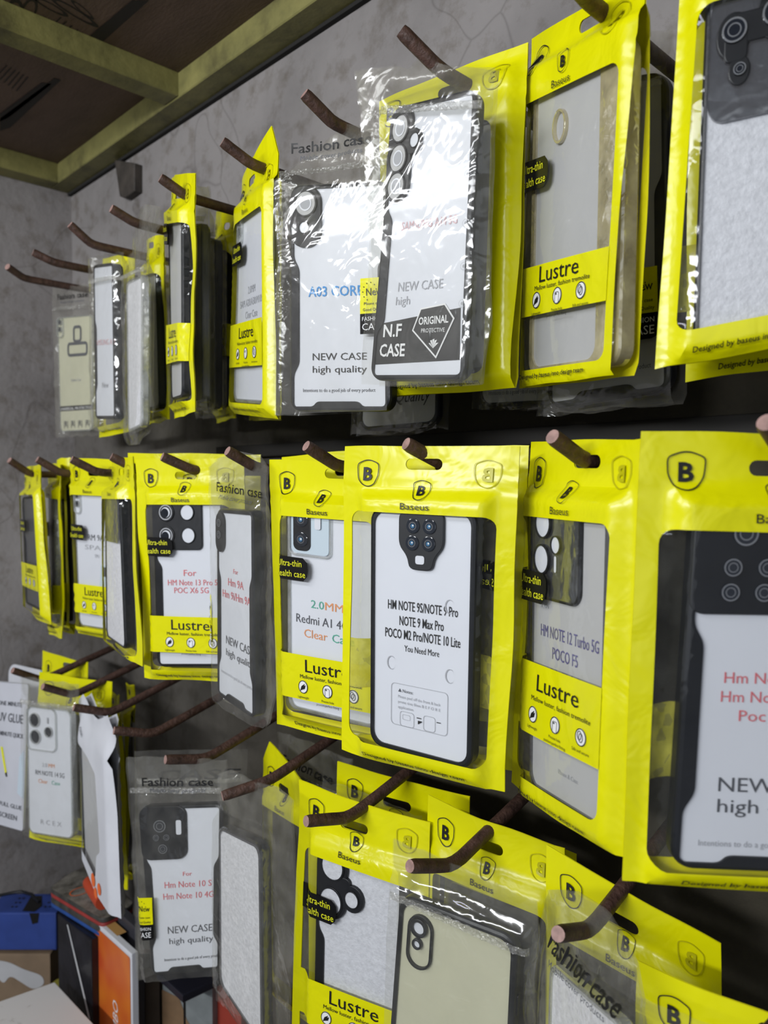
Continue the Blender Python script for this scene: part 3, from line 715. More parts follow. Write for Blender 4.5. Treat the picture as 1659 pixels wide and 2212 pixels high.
# stencilled print on the board overhead
mb = MB(lambda x, y, h: np.array([x, y, ZC - .0006]))
mi_ = plain('faded_stencil_ink', (.018, .014, .012), .7)
def cq_(pp): mb.reg([tuple(at_z(a, ZC)[:2]) for a in pp], [], 0, mi_, .05)
cq_([(285, 0), (322, 0), (195, 113), (160, 105)]); cq_([(118, 168), (132, 172), (22, 275), (0, 282), (0, 255)]); cq_([(90, 178), (112, 180), (20, 252), (0, 262), (0, 245)])
for i in range(6):
    y = 40 + i * 9; cq_([(130 + i * 12, y - 4), (134 + i * 12, y - 4), (92 + i * 12, y + 36), (88 + i * 12, y + 36)]); cq_([(14 + i * 9, 140 + i * 5), (17 + i * 9, 140 + i * 5), (i * 9 - 8, 166 + i * 6), (i * 9 - 11, 166 + i * 6)])
for (cx, cy, rx, ry, a) in ((30, 28, 16, 26, .2), (62, 24, 13, 26, .4), (110, 14, 34, 8, .5), (160, 25, 50, 9, .55), (178, 20, 26, 6, .7)):
    o_ = []; i_ = []
    for t in range(20):
        g = 2 * math.pi * t / 20
        for L, f in ((o_, 1.25), (i_, .92)):
            X, Y = rx * f * math.cos(g), (ry * f if ry > 12 else ry * .72 * f + 0) * math.sin(g); L.append(tuple(at_z((cx + X * math.cos(a) - Y * math.sin(a), cy + X * math.sin(a) + Y * math.cos(a)), ZC)[:2]))
    mb.reg(o_, [i_], 0, mi_, .05)
st_ = mb.build('ceiling_print', bpy.data.objects['ceiling'], smooth=False)
# dark lath along the wall between the top and the middle row
o = box('wall_lath', (-.80, WALL - .010, .030), (1.2, WALL, .044), plain('dark_lath', (.012, .010, .008), .7), bev=.001); tag(o, 'thin dark wooden lath fixed along the wall just above the middle row', 'lath')
# cobweb strands hanging off the wall by the corner hooks
# ---------------------------------------------------------------- rod hooks
mrod, nt, p = mat('brown_painted_rod'); p.inputs['Roughness'].default_value = .55; c = coords(nt)
nt.links.new(ramp(nt, noise_tex(nt, c, 130, 5, .7), [(.3, (.035, .018, .013)), (.6, (.095, .048, .035)), (.8, (.16, .10, .085))]), p.inputs['Base Color']); nt.links.new(bump(nt, noise_tex(nt, c, 260, 4), .6, .002), p.inputs['Normal'])
mend = plain('cut_rod_end', (.36, .22, .19), .6, var=.3, vscale=200)
TIPS = [
 {1: (1222, -25), 2: (866, 66), 3: (657, 202), 4: (480, 306), 5: (346, 384), 6: (240, 450), 7: (151, 485), 8: (71, 545), 9: (16, 576)},
 {0: (1655, 912), 1: (1193, 943), 2: (877, 958), 3: (661, 963), 4: (491, 974), 5: (350, 986), 6: (240, 986), 7: (154, 992), 8: (80, 992), 9: (20, 994)},
 {0: (1640, 2260), 1: (1205, 2018), 2: (885, 1871), 3: (661, 1774), 4: (480, 1720), 5: (357, 1641), 6: (246, 1578), 7: (159, 1528), 8: (92, 1483), 9: (27, 1448)}]
RL = [
 {1: 'over the pouch with the yellowed clear case', 2: 'above the black framed case in the crinkled clear bag', 3: 'above the case printed in blue', 4: 'carrying the narrow yellow pouch with the white case', 5: 'carrying the bunch of packs seen edge on', 6: 'carrying the packs under the bunched clear film', 7: 'carrying the black sided case near the corner', 8: 'second from the left wall, its tip bare', 9: 'closest to the left wall, above the small cream pack'},
 {0: 'at the right edge of the photo', 1: 'holding the smoke grey case pouch', 2: 'through the slot of the big centre pouch', 3: 'holding the pouch with the pale blue camera picture', 4: 'through the crinkled clear bag with the tall slim case', 5: 'holding the pouch with the four hole camera plate', 6: 'holding the narrow pouch with the grey top case', 7: 'holding the pouch with the white slim camera case', 8: 'holding two pouches turned edge on', 9: 'closest to the left wall'},
 {0: 'mostly below the frame at bottom right', 1: 'through the crumpled clear bag at bottom right', 2: 'through the bag with the cream coloured case', 3: 'with a long bare bend before the lobed camera pouch', 4: 'over the white foam case', 5: 'through the clear bag with the square black camera case', 6: 'bare along its length behind the white card pouch', 7: 'through the torn white card pouch', 8: 'over the clear bag with three black camera holes', 9: 'over the white glue card by the left wall'}]
RN = ['top', 'middle', 'bottom']
for row in range(3):
    for k, tp in TIPS[row].items():
        x = RODX[k]; z = ROWZ[row]; T_ = at_y(tp, .34); yb = (.364, .368, .378)[row]; z += (.001 * (k - 3), 0, -.008 if k >= 5 else 0)[row]; zr = z + (0, 0, .040)[row]
        if row == 0 and k == 1: T_ = at_y((1235, -40), .34)
        B = np.array([x, yb, z]); E_ = np.array([x, WALL + .004, zr]); D = np.array([x, yb + .014, z + (zr - z) * .1])
        pts = [T_ + (B - T_) * t for t in (0, .1, .3, .55, .75)]
        for t in (.2, .5, .8):
            a = T_ + (B - T_) * .8; pts.append(a * (1 - t) ** 2 + 2 * B * t * (1 - t) + D * t * t)
        pts += [D + (E_ - D) * t for t in (.1, .3, .5, .7, .9, 1)]
        o = tube('rod_hook', pts, .0045, mrod, mend); tag(o, 'brown rod hook, %s row, %s' % (RN[row], RL[row][k]), 'hook', 'rod hooks of the %s row' % RN[row])

# ---------------------------------------------------------------- TOP ROW
QT = [('NEW CASE', 40, 126, 5.2, 'b', dict(w=42)), ('high quality', 40, 135, 5, 'b', dict(w=42))]
INT = ('Intentions to do a good job of every product', 39, 149, 2.6, 'g', dict(w=56))
pouch('b1', 'large yellow pouch cut by the right edge of the photo in the top row', 0, 0, [(1478, -120), (1890, -250), (1860, 715), (1413, 797)], style='back', yh=.385, yaw=28,
      case=dict(rim='black', panel='thin', card='frost', cam='promax'), clabel='black framed frosted case with a round lobed camera, at the upper right edge', casepx=[(1528, -20), (1800, -90), (1790, 690), (1498, 738)], win=(.10, .17, .9, .925))
pouch('b1b', 'yellow pouch bottom peeking out below the pouch at the upper right edge', 0, 0, [(1500, -60), (1900, -150), (1870, 770), (1480, 825)], style='blank', yh=.43, yaw=28)
pouch('b2', 'yellow pouch holding the yellowed clear case, top row right', 1, 0, [(1138, 82), (1391, -60), (1341, 812), (1110, 839)], win=(.045, .20, .945, .955), bandv=(.66, .80), tabv=.36, yh=.375,
      case=dict(rim='gold', t=.012, panel='fat', card='greycard', cam='oval', buttons=False), clabel='clear case with a yellowed rim in the pouch at upper right', casepx=[(1150, 170), (1350, 66), (1334, 788), (1138, 815)])
poly_pack('b2c', 'clear bag with a lime New sticker, behind the pouch of the yellowed clear case', 1, 0, [(1170, 120), (1455, 60), (1465, 870), (1165, 900)], header=None, yh=.43, yaw=-8, sticker=(.71, .63, .22),
      case=dict(rim='black', panel='notch', card='greycard', texts=[INT, ('high quality', 50, 130, 5, 'g', dict(w=42))]), clabel='black bumper case half hidden behind the yellowed clear case', casepx=[(1190, 190), (1440, 150), (1448, 845), (1180, 885)])
pouch('b3', 'yellow pouch directly behind the black framed case in the crinkled bag', 2, 0, [(815, 215), (1138, 90), (1110, 840), (808, 858)], win=(.12, .2, .84, .95), style='blank', yh=.398,
      case=dict(rim='smoke', panel='plain', card='greycard'), clabel='smoke grey case mostly hidden behind the large black framed case', casepx=[(850, 240), (1092, 170), (1085, 800), (850, 830)])
def nfprint(mb, sx, sy):
    # dark printed foot of the bag lies on the card
    P = lambda a: [(x * sx, y * sy) for x, y in a]
    mb.reg(P([(3.6, 128), (72, 121), (73, 151), (3.6, 153)]), [], -.0010, M['ink'], .03)
    mb.text('N.F', 17, 0, 1, M['whiteink'], h=9) if 0 else None
    mb.text('N.F', 17 * sx, 136 * sy, 7.5 * sy, M['whiteink'], h=-.0006, w=16 * sx, bold=.02); mb.text('CASE', 18 * sx, 148 * sy, 7.5 * sy, M['whiteink'], h=-.0006, w=22 * sx, bold=.02)
    D = [(40, 120), (60, 118), (68, 127), (55, 150), (34, 133)]; D = P(D); mb.reg(D, [], -.0006, M['whiteink'], .03); mb.reg(inset(D, .001), [], -.0004, M['ink'], .03)
    mb.text('ORIGINAL', 51.5 * sx, 129.5 * sy, 4.4 * sy, M['whiteink'], h=-.0002, w=24 * sx, rot=-.03, bold=.02); mb.text('PROTECTIVE', 51.5 * sx, 134.5 * sy, 2.4 * sy, M['whiteink'], h=-.0002, w=19 * sx)
    for a in range(5):
        g = math.radians(200 + a * 35); x, y = 52.5, 142; mb.reg(P([(x, y + 2), (x + 3.2 * math.cos(g) - .8, y + 3.2 * math.sin(g)), (x + 3.6 * math.cos(g) + .8, y + 3.6 * math.sin(g))]), [], -.0002, M['whiteink'], .03)
    for i, y in enumerate((47, 74, 98, 119)):
        c = circle(74.2 * sx, y * sy, 2.6 * sx, 16); mb.reg(c, [inset(c, .0002)], .0006, M['palegrey'], .03); mb.reg(circle(74.2 * sx, y * sy, 1.1 * sx, 8), [], .0006, M['palegrey'], .03)
poly_pack('b4', 'crinkled clear bag with the large black framed case, top row centre', 2, 0, [(778, 150), (1072, 130), (1040, 830), (792, 832)], header=None, yh=.352, yaw=4, T=.0075,
      outline=[(769, 155), (860, 142), (880, 148), (905, 120), (960, 140), (1075, 150), (1068, 300), (1060, 480), (1062, 700), (1038, 828), (930, 835), (800, 832), (795, 700), (800, 520), (785, 330)], amp=.8,
      case=dict(rim='black', panel='left', card='card', cam='sam', t=.0105, extra=nfprint, texts=[('SAMSUNG A14 5G', 42, 73, 5, 'pr', dict(w=48)), ('NEW CASE', 38, 109, 5.5, 'p', dict(w=38)), ('high', 24, 117, 5, 'p')]), clabel='large black framed case with a three lens camera strip, top row centre', casepx=[(846, 232), (1030, 186), (1003, 822), (797, 822)])
poly_pack('b3b', 'small clear bag bottom hanging behind and below the large black framed case', 2, 0, [(790, 300), (965, 280), (955, 925), (765, 942)], W=.1, yh=.465, header=None,
      case=dict(rim='black', panel='thin', card='greycard', texts=[('Best! Quality', 40, 148, 8, 'b', dict(shear=.3, w=62))]), clabel='dark case reading Best! Quality below the large black framed case', casepx=[(800, 320), (952, 300), (945, 918), (775, 932)])
poly_pack('b2d', 'clear bag bottom showing between the centre case and the yellowed case pouch', 1, 0, [(1040, 250), (1240, 230), (1215, 882), (1030, 885)], W=.1, yh=.465, header=None,
      case=dict(rim='black', panel='thin', card='greycard', texts=[('Intentions to do a good job of every product', 39, 156, 2.6, 'g', dict(w=60))]), clabel='black edged case whose foot shows left of the lime New sticker bag', casepx=[(1045, 270), (1225, 250), (1205, 872), (1035, 880)])
poly_pack('b5', 'clear bag gathered to a peak on the hook, case printed in blue inside', 3, 0, [(600, 290), (850, 260), (850, 888), (600, 897)], yh=.37, W=.12, sticker=(.80, .54, .2), header='Fashion case', header_at=(.5, .075),
      outline=[(592, 392), (640, 355), (720, 290), (750, 268), (800, 275), (860, 330), (858, 600), (850, 888), (720, 892), (598, 898), (590, 700), (600, 560), (590, 450)],
      case=dict(rim='black', panel='notch', card='card', cam='a03', t=.010, texts=[('A03 CORE', 37, 80, 7.2, 'u', dict(w=43, bold=.012)), *QT, INT]), clabel='black bumper case printed in blue, left of the large framed case', casepx=[(625, 400), (838, 388), (843, 888), (625, 888)])
pouch('b6', 'narrow turned yellow pouch with a white case, left of the blue printed case', 4, 0, [(519, 385), (590, 318), (594, 905), (503, 893)], bandv=(.62, .80), tabv=.29, yh=.375,
      outline=[(-.02, .0), (.5, -.03), (.86, -.10), (1.0, .02), (1.0, .5), (1., 1.), (.5, 1.0), (0, 1.0), (0, .5)], slotpos=(.45, .06),
      case=dict(rim='clear', panel='plain', card='card', cam='vert', texts=[('2.0MM', 40, 72, 6, 'p'), ('SAM A20/A30/M10S', 39, 82, 6, 'p', dict(w=56)), ('Clear Case', 40, 92, 6, 'p')]), clabel='white clear edged case in the narrow turned pouch of the top row', caseuv=(.1, .15, .93, .95))
pouch('b6b', 'brownish yellow pouch tip and foot behind the narrow turned pouch', 4, 0, [(545, 385), (602, 372), (602, 908), (530, 908)], style='blank', yh=.43, yaw=-20)
pouch('b7a', 'edge on yellow pouch with a black label, left end of the top bunch', 5, 0, [(362, 382), (412, 372), (411, 890), (372, 905)], yh=.365, tabv=.2, bandv=(.62, .78), wave=2., case=dict(rim='black', panel='thin', card='greycard'), clabel='black case in the edge on pouch, left end of the top bunch')
poly_pack('b7b', 'edge on clear bag in the middle of the top bunch', 5, 0, [(398, 410), (450, 402), (452, 892), (405, 885)], W=.1, yh=.392, amp=1.5, header=None, case=dict(rim='grey_shell', panel='thin', card='greycard'), clabel='smoke grey case edge on in the middle of the top bunch')
poly_pack('b7c', 'dark greenish edge on bag at the back of the top bunch', 5, 0, [(428, 450), (478, 440), (476, 900), (430, 905)], W=.1, yh=.42, amp=1., header=None, case=dict(rim='grey_shell', panel='thin', card='grey_shell', texts=[('Clear', 30, 70, 8, 'p'), ('Anti shock', 40, 95, 6, 'p')]), clabel='dark case with pale lettering at the back of the top bunch')
pouch('b7d', 'edge on yellow pouch with a dark case, right end of the top bunch', 5, 0, [(462, 455), (506, 446), (508, 905), (466, 915)], yh=.445, tabv=.62, bandv=(.55, .7), wave=2., case=dict(rim='black', panel='thin', card='black'), clabel='black case in the edge on pouch, right end of the top bunch')
poly_pack('b8', 'edge on clear bag bunched at its top over the hook', 6, 0, [(272, 545), (322, 520), (318, 935), (278, 955)], W=.1, H=.2, yh=.37, amp=1.8, header=None, outline=[(276, 560), (290, 520), (297, 470), (318, 442), (345, 446), (352, 480), (335, 520), (322, 560), (320, 760), (312, 900), (305, 960), (280, 962), (274, 900), (270, 700)],
      case=dict(rim='clear', panel='plain', card='foam', buttons=False), clabel='clear case seen edge on under the bunched film')
pouch('b8b', 'edge on yellow pouch right of the bunched clear bag', 6, 0, [(312, 520), (350, 508), (362, 908), (318, 918)], yh=.40, wave=1.6, style='back', case=dict(rim='black', panel='plain', card='greycard'), clabel='black edged case in the pouch right of the bunched clear bag', bandv=(.6, .75))
poly_pack('b9', 'slim clear bag with a black sided case, second pack from the wall corner', 7, 0, [(193, 560), (262, 545), (272, 925), (198, 930)], W=.1, yh=.39, header=None, amp=1.2,
      case=dict(rim='black', panel='left', card='card', t=.013, texts=[('SAMSUNG A12', 40, 85, 6, 'pr'), ('New', 40, 130, 6, 'p')]), clabel='white faced case with thick black sides near the wall corner', casepx=[(200, 572), (243, 566), (248, 905), (205, 905)])
pouch('b9b', 'yellow pouch foot under the black sided case near the corner', 7, 0, [(215, 560), (285, 545), (280, 930), (212, 945)], style='blank', yh=.44)
def b10print(mb, sx, sy):
    for cx, cy, a, b in ((44, 26, 9, 12), (44, 47, 22, 10)):
        q = rrect((cx - a) * sx, (cy - b) * sy, (cx + a) * sx, (cy + b) * sy, 5 * sx); mb.reg(q, [inset(q, 3 * sx)], -.0006, M['greyink'], .03)
    mb.reg([(0, 126 * sy), (78 * sx, 126 * sy), (78 * sx, 133 * sy), (0, 133 * sy)], [], -.0008, M['ink'], .03); mb.text('UNIVERSAL PROTECTIVE', 39 * sx, 132 * sy, 4 * sy, M['whiteink'], h=-.0004, w=72 * sx)
    for i in range(4): mb.text('|R|', (15 + i * 17) * sx, 155 * sy, 8 * sy, M['greyink'], h=-.0006, w=9 * sx)
poly_pack('b10', 'small clear pack with a cream card, closest to the left wall in the top row', 9, 0, [(112, 622), (208, 612), (206, 940), (122, 945)], W=.095, H=.155, yh=.42, header='Fashion case', amp=1.1,
      case=dict(rim='clear', panel='thin', card='cream', cam='vert', extra=b10print, texts=[('Fashion Case', 40, 92, 4, 'p')]), clabel='cream faced small case in the pack closest to the left wall, top row', caseuv=(.15, .20, .98, .97))

# ---------------------------------------------------------------- MIDDLE ROW
pouch('c1', 'large yellow pouch cut by the right edge of the photo in the middle row', 0, 1, [(1388, 930), (1980, 945), (1960, 1935), (1347, 1910)], style='back', win=(.08, .212, .92, .955), slotpos=(.5, .075), bandv=(.60, .77), wave=.7, tabv=.3,
      case=dict(rim='black', panel='notch', card='card', cam='mnote', t=.011, texts=[('Hm Note 11 Pro', 43, 78, 5.0, 'r', dict(w=50)), ('Hm Note 11E Pro', 43, 86.5, 5.0, 'r', dict(w=52)), ('Poc M4 Pro', 44, 95, 5.0, 'r', dict(w=38)), ('NEW CASE', 43, 127, 6.5, 'g', dict(w=50)), ('high quality', 43, 136.5, 6.2, 'g', dict(w=50)), ('Intentions to do a good job of every product', 42, 152, 2.8, 'p', dict(w=62))]),
      clabel='black bumper case printed in red, cut by the right edge of the photo', casepx=[(1500, 1098), (1880, 1100), (1865, 1895), (1448, 1878)])
pouch('c2', 'turned yellow pouch with the smoke grey case, right of the big centre pouch', 1, 1, [(1142, 955), (1385, 946), (1352, 1858), (1095, 1690)], yh=.369, win=(.07, .205, .88, .935), bandv=(.60, .80),
      case=dict(rim='smoke', panel='plain', card='greycard', cam='turbo', t=.010, texts=[('For', 17, 58, 5, 'p'), ('HM NOTE 12 Turbo 5G', 41, 74, 6.6, 'v', dict(w=58)), ('POCO F5', 38, 85, 6.6, 'v', dict(w=26)), ('CLEAR', 39, 98, 7.5, 'v', dict(w=40, bold=.02)), ('Phone & Case', 43, 146, 2.5, 'p')]),
      clabel='smoke grey case with white camera openings, right of the centre pouch', casepx=[(1146, 1085), (1318, 1100), (1300, 1800), (1140, 1700)])
def notes(mb, sx, sy):
    P = [(x * sx, y * sy) for x, y in rrect(17, 117, 60, 145, 3)]; mb.reg(P, [inset(P, .00035)], -.0008, M['palegrey'], .03)
    for t, y in (('Please peel off the front & back', 126.5), ('prote tive films B E F O R E', 130), ('application.', 133.5)): mb.text(t, 22.5 * sx, y * sy, 1.9 * sy, M['palegrey'], al='l', h=-.0008, w=None if t[0] == 'a' else 32 * sx)
    mb.text('Notes:', 26 * sx, 122.5 * sy, 2.1 * sy, M['greyink'], al='l', h=-.0008); mb.reg([(22.6 * sx, 122.5 * sy), (25 * sx, 122.5 * sy), (23.8 * sx, 120.2 * sy)], [], -.0008, M['greyink'], .03)
    for x0, y0, x1, y1 in ((24, 135, 35, 145), (42, 134.5, 51, 144.5)):
        P = [(x * sx, y * sy) for x, y in rrect(x0, y0, x1, y1, 2, 3)]; mb.reg(P, [inset(P, .0003)], -.0008, M['palegrey'], .03)
    P = [(x * sx, y * sy) for x, y in rrect(26, 137, 32, 140.5, 1, 3)]; mb.reg(P, [inset(P, .0002)], -.0008, M['palegrey'], .03)
    for x0, y0, x1, y1 in ((37, 137, 40.5, 137.6), (52, 137, 55, 137.6), (38, 139, 41, 141.5)): mb.reg([(x0 * sx, y0 * sy), (x1 * sx, y0 * sy), (x1 * sx, y0 * sy + .0005), (x0 * sx, y1 * sy)], [], -.0008, M['ink'], .03)
    for x, y in ((17, 104), (61, 106), (60, 62)):
        P = circle(x * sx, y * sy, 3.4 * sx, 18, 4.6 * sy); mb.reg(P, [[(a + .0004, b) for a, b in inset(P, .0004)]], -.0008, M['palegrey'], .03)
pouch('c3', 'big centre yellow pouch with four lines of black print on the case', 2, 1, [(741, 964), (1120, 963), (1088, 1713), (734, 1621)], style='back', win=(.055, .205, .905, .938), slotpos=(.5, .055), bandv=(.62, .78), tabv=.335, yh=.352,
      case=dict(rim='black', panel='plain', card='card', cam='poco', t=.0125, extra=notes, texts=[('HM NOTE 9S/NOTE 9 Pro', 40, 68, 6.2, 'b', dict(w=52, bold=.008)), ('NOTE 9 Max Pro', 39.5, 78, 6.2, 'b', dict(w=33, bold=.008)), ('POCO M2 Pro/NOTE 10 Lite', 40, 87, 6.2, 'b', dict(w=56, bold=.008)), ('You Need More', 40, 95, 4.2, 'b', dict(w=26))]),
      clabel='black framed case with a round cornered four lens camera plate, centre', casepx=[(799, 1093), (1030, 1100), (1018, 1668), (797, 1608)])
pouch('c3b', 'yellow pouch whose right edge peeks out behind the big centre pouch', 2, 1, [(770, 972), (1142, 962), (1112, 1668), (770, 1610)], style='back', yh=.412, yaw=8)
pouch('c4', 'yellow pouch left of and behind the big centre pouch', 3, 1, [(578, 992), (846, 1000), (850, 1625), (592, 1566)], yh=.375, win=(.08, .205, .91, .945),
      case=dict(rim='clear', panel='plain', card='card', cam='redmi', texts=[('2.0', 21, 79, 6.3, 'gr', dict(al='l', w=11)), ('MM', 33, 79, 6.3, 'o', dict(al='l', w=15)), ('Redmi A1 4G', 8, 92, 6.8, 'g', dict(al='l', w=44)), ('Clear', 15, 103, 6.6, 'o', dict(al='l', w=20)), ('Case', 39, 103, 6.6, 'gr', dict(al='l', w=18))]),
      clabel='clear case with a pale blue camera picture, left of the centre pouch', casepx=[(618, 1090), (826, 1110), (820, 1580), (620, 1530)])
pouch('c4b', 'yellow pouch top showing behind the pouch with the pale blue camera picture', 3, 1, [(604, 985), (860, 968), (850, 1560), (604, 1530)], style='blank', yh=.43)
poly_pack('c5', 'crinkled clear bag with the tall slim case, middle row', 4, 1, [(455, 985), (590, 1000), (588, 1580), (468, 1520)], yh=.362, W=.1, H=.215, header_at=(.5, .135), sticker=(-.02, .55, .12),
      outline=[(450, 1010), (470, 990), (520, 975), (560, 985), (578, 1010), (582, 1120), (592, 1300), (598, 1500), (585, 1562), (575, 1572), (468, 1515), (462, 1300), (462, 1120)],
      case=dict(rim='black', panel='notch', card='card', cam='pill', t=.0125, texts=[('For', 40, 53, 4, 'r'), ('Hm 9A', 40, 64, 6.5, 'r', dict(w=32)), ('Hm 9i/Hm 9A', 41, 75, 6.5, 'r', dict(w=58)), ('NEW CASE', 46, 114, 7, 'g', dict(w=54)), ('high quality', 46, 124, 6, 'g', dict(w=54)), ('Intentions to do a good job of every product', 41, 141, 2.8, 'p', dict(w=66))]),
      clabel='tall slim black bumper case turned right in a crinkled clear bag', casepx=[(467, 1098), (546, 1104), (549, 1556), (468, 1500)], seam=False)
pouch('c6', 'yellow pouch with the four hole camera plate, middle row', 5, 1, [(288, 992), (524, 990), (530, 1475), (308, 1465)], yh=.372, slotpos=(.5, .075), 
      case=dict(rim='black', panel='left', card='card', cam='quad', texts=[('For', 40, 75, 6, 'r', dict(w=14)), ('HM Note 13 Pro 5G', 45, 84, 5.6, 'r', dict(w=60)), ('POC X6 5G', 41, 91.5, 5.6, 'r', dict(w=38))]),
      clabel='black case with a large square four hole camera plate, middle row', casepx=[(328, 1075), (482, 1075), (488, 1442), (338, 1442)])
pouch('c6b', 'yellow pouch top behind the pouch with the four hole camera plate', 5, 1, [(272, 978), (560, 982), (560, 1400), (290, 1400)], style='blank', yh=.45, yaw=23)
pouch('c7', 'narrow turned yellow pouch with a grey topped case, middle row', 6, 1, [(234, 992), (277, 985), (302, 1440), (237, 1392)], win=(.04, .21, .90, .97), bandv=(.6, .62), tabv=.3, style='blank', yh=.350, fat=1.2, 
      case=dict(rim='black', panel='thin', card='foam', cam='top', t=.012), clabel='grey topped case seen from its side in the narrow pouch, middle row', caseuv=(.05, .19, .74, .95))
def rm9(mb, sx, sy):
    P = [(50 * sx, 88 * sy), (76 * sx, 88 * sy), (72 * sx, 126 * sy), (44 * sx, 126 * sy)]; mb.reg(P, [], -.0006, M['skyplate'], .03); mb.reg(rrect(52 * sx, 90 * sy, 62 * sx, 101 * sy, .001), [], -.0004, M['greyink'], .03)
pouch('c8', 'yellow pouch with a white slim camera case, third from the left wall', 7, 1, [(147, 990), (262, 992), (270, 1385), (163, 1368)], yh=.388, slotpos=(.5, .08), tabv=.37,
      case=dict(rim='clear', panel='thin', card='card', cam='vert', extra=rm9, texts=[('RM 9A/9i', 46, 60, 7, 'g', dict(w=42)), ('SPACE', 46, 71, 5.5, 'p', dict(w=56)), ('TPU', 42, 80, 4, 'p')]), clabel='white case with a slim camera ring in the third pouch from the left wall', caseuv=(.14, .17, .9, .95))
pouch('c8b', 'edge on yellow pouch pressed against the left of the slim camera pouch', 7, 1, [(120, 992), (150, 990), (158, 1372), (128, 1360)], yh=.46, case=dict(rim='black', panel='thin', card='black'), clabel='black case in the edge on pouch beside the slim camera pouch', wave=1.6)
pouch('c9', 'curled edge on yellow pouch, second hook from the left wall', 8, 1, [(106, 1000), (128, 1003), (132, 1378), (110, 1366)], yh=.375, yaw=-16, wave=2.2, case=dict(rim='clear', panel='plain', card='foam'), clabel='whitish case inside the curled edge on pouch')
poly_pack('c9b', 'dusty clear bag between the two pouches nearest the left wall', 8, 1, [(84, 1008), (118, 1006), (120, 1368), (90, 1350)], W=.1, yh=.405, yaw=-14, header=None, case=dict(rim='clear', panel='plain', card='greycard'), clabel='greyish case in the dusty bag near the left wall')
pouch('c10', 'turned yellow pouch closest to the left wall in the middle row', 9, 1, [(50, 1010), (84, 1003), (106, 1350), (60, 1325)], yh=.37, bandv=(.64, .80), case=dict(rim='black', panel='left', card='grey_shell'), clabel='dark grey case in the pouch closest to the left wall', win=(.02, .19, .9, .95), caseuv=(.05, .2, .9, .93))

# ---------------------------------------------------------------- BOTTOM ROW
pouch('d1', 'yellow pouch top in the bottom right corner of the photo', 0, 2, [(1372, 2088), (1960, 2290), (1950, 3300), (1365, 2980)], style='front', yh=.41, yaw=12)
poly_pack('d1b', 'dusty clear bag top lying over the pouch in the bottom right corner', 0, 2, [(1385, 2150), (1960, 2350), (1950, 3250), (1385, 2950)], header=None, yh=.346, yaw=12, backfilm=False)
pouch('d2', 'yellow pouch with an open slot, sloping down right behind the crumpled bag', 1, 2, [(1177, 1828), (1556, 2040), (1550, 2850), (1170, 2620)], yh=.43, yaw=14, slotpos=(.46, .09), style='blank')
poly_pack('d2b', 'crumpled clear bag with large slanting Fashion case print, bottom right', 1, 2, [(1165, 1925), (1385, 2085), (1385, 2850), (1150, 2700)], yh=.375, yaw=-30, header_at=(.55, .15), hrot=.12, hsize=.05, amp=1.7, seam=False,
      outline=[(1168, 1945), (1185, 1922), (1255, 1925), (1300, 1960), (1345, 2020), (1380, 2080), (1390, 2160), (1385, 2400), (1380, 2800), (1150, 2650), (1155, 2300), (1140, 2100), (1160, 2020)],
      case=dict(rim='clear', panel='plain', card='foam', buttons=False), clabel='white foam wrapped case in the crumpled bag, bottom right', casepx=[(1185, 2075), (1345, 2215), (1345, 2800), (1170, 2650)])
pouch('d3', 'yellow pouch with a long slanted hook through its slot, bottom row right of centre', 2, 2, [(920, 1720), (1215, 1838), (1215, 2560), (905, 2420)], yh=.425, yaw=10, slotpos=(.49, .075), style='blank')
pouch('d3c', 'yellow pouch strip behind and right of the bag with the cream case', 2, 2, [(960, 1745), (1242, 1850), (1235, 2560), (940, 2440)], yh=.47, yaw=10, style='blank')
poly_pack('d3b', 'clear bag with the cream coloured case, bottom row', 2, 2, [(850, 1812), (1160, 1945), (1150, 2700), (830, 2540)], yh=.372, yaw=14, header=None, amp=.8,
      case=dict(rim='black', panel='plain', card='cream', cam='cream', t=.010), clabel='black framed case with a cream yellowed back, bottom row', casepx=[(862, 1930), (1118, 2028), (1090, 2640), (822, 2480)])
pouch('d4', 'yellow pouch with the lobed black camera plate, bottom row', 3, 2, [(640, 1686), (927, 1780), (912, 2420), (622, 2300)], yh=.40, slotpos=(.47, .09), tabv=.345, bandv=(.645, .80), win=(.07, .22, .92, .95),
      case=dict(rim='black', panel='left', card='frost', cam='lobes', t=.010), clabel='black framed frosted case with a lobed camera plate, bottom row', casepx=[(683, 1828), (872, 1890), (862, 2365), (674, 2300)])
pouch('d4b', 'yellow pouch top with a large shield, behind the lobed camera pouch', 3, 2, [(725, 1645), (1012, 1722), (1000, 2350), (720, 2250)], yh=.455, slotpos=(.50, .09), style='blank')
poly_pack('d4c', 'torn clear film flap on the hook behind the lobed camera pouch', 3, 2, [(700, 1680), (915, 1760), (905, 2330), (700, 2230)], yh=.435, header=None, backfilm=False, seam=False, amp=1.3)
poly_pack('d5', 'clear bag with the white foam faced case, bottom row', 4, 2, [(478, 1665), (632, 1745), (630, 2330), (470, 2150)], yh=.37, header=None, W=.11, seam=False, amp=1.1,
      outline=[(478, 1670), (500, 1662), (530, 1680), (560, 1690), (600, 1700), (632, 1730), (640, 1900), (632, 2100), (628, 2300), (470, 2160), (465, 2000), (472, 1800)],
      case=dict(rim='smoke', panel='plain', card='foam', t=.011), clabel='white foam faced case with smoke grey sides, bottom row', casepx=[(470, 1782), (562, 1826), (568, 2270), (472, 2125)])
pouch('d5b', 'folded yellow pouch corner standing up behind the foam case', 4, 2, [(566, 1625), (690, 1690), (690, 2230), (566, 2130)], yh=.43, style='blank', outline=[(-.02, .03), (.12, -.06), (.6, .0), (1.0, .08), (1., .5), (1, 1), (0, 1), (0, .5)], slotpos=(.42, .11))
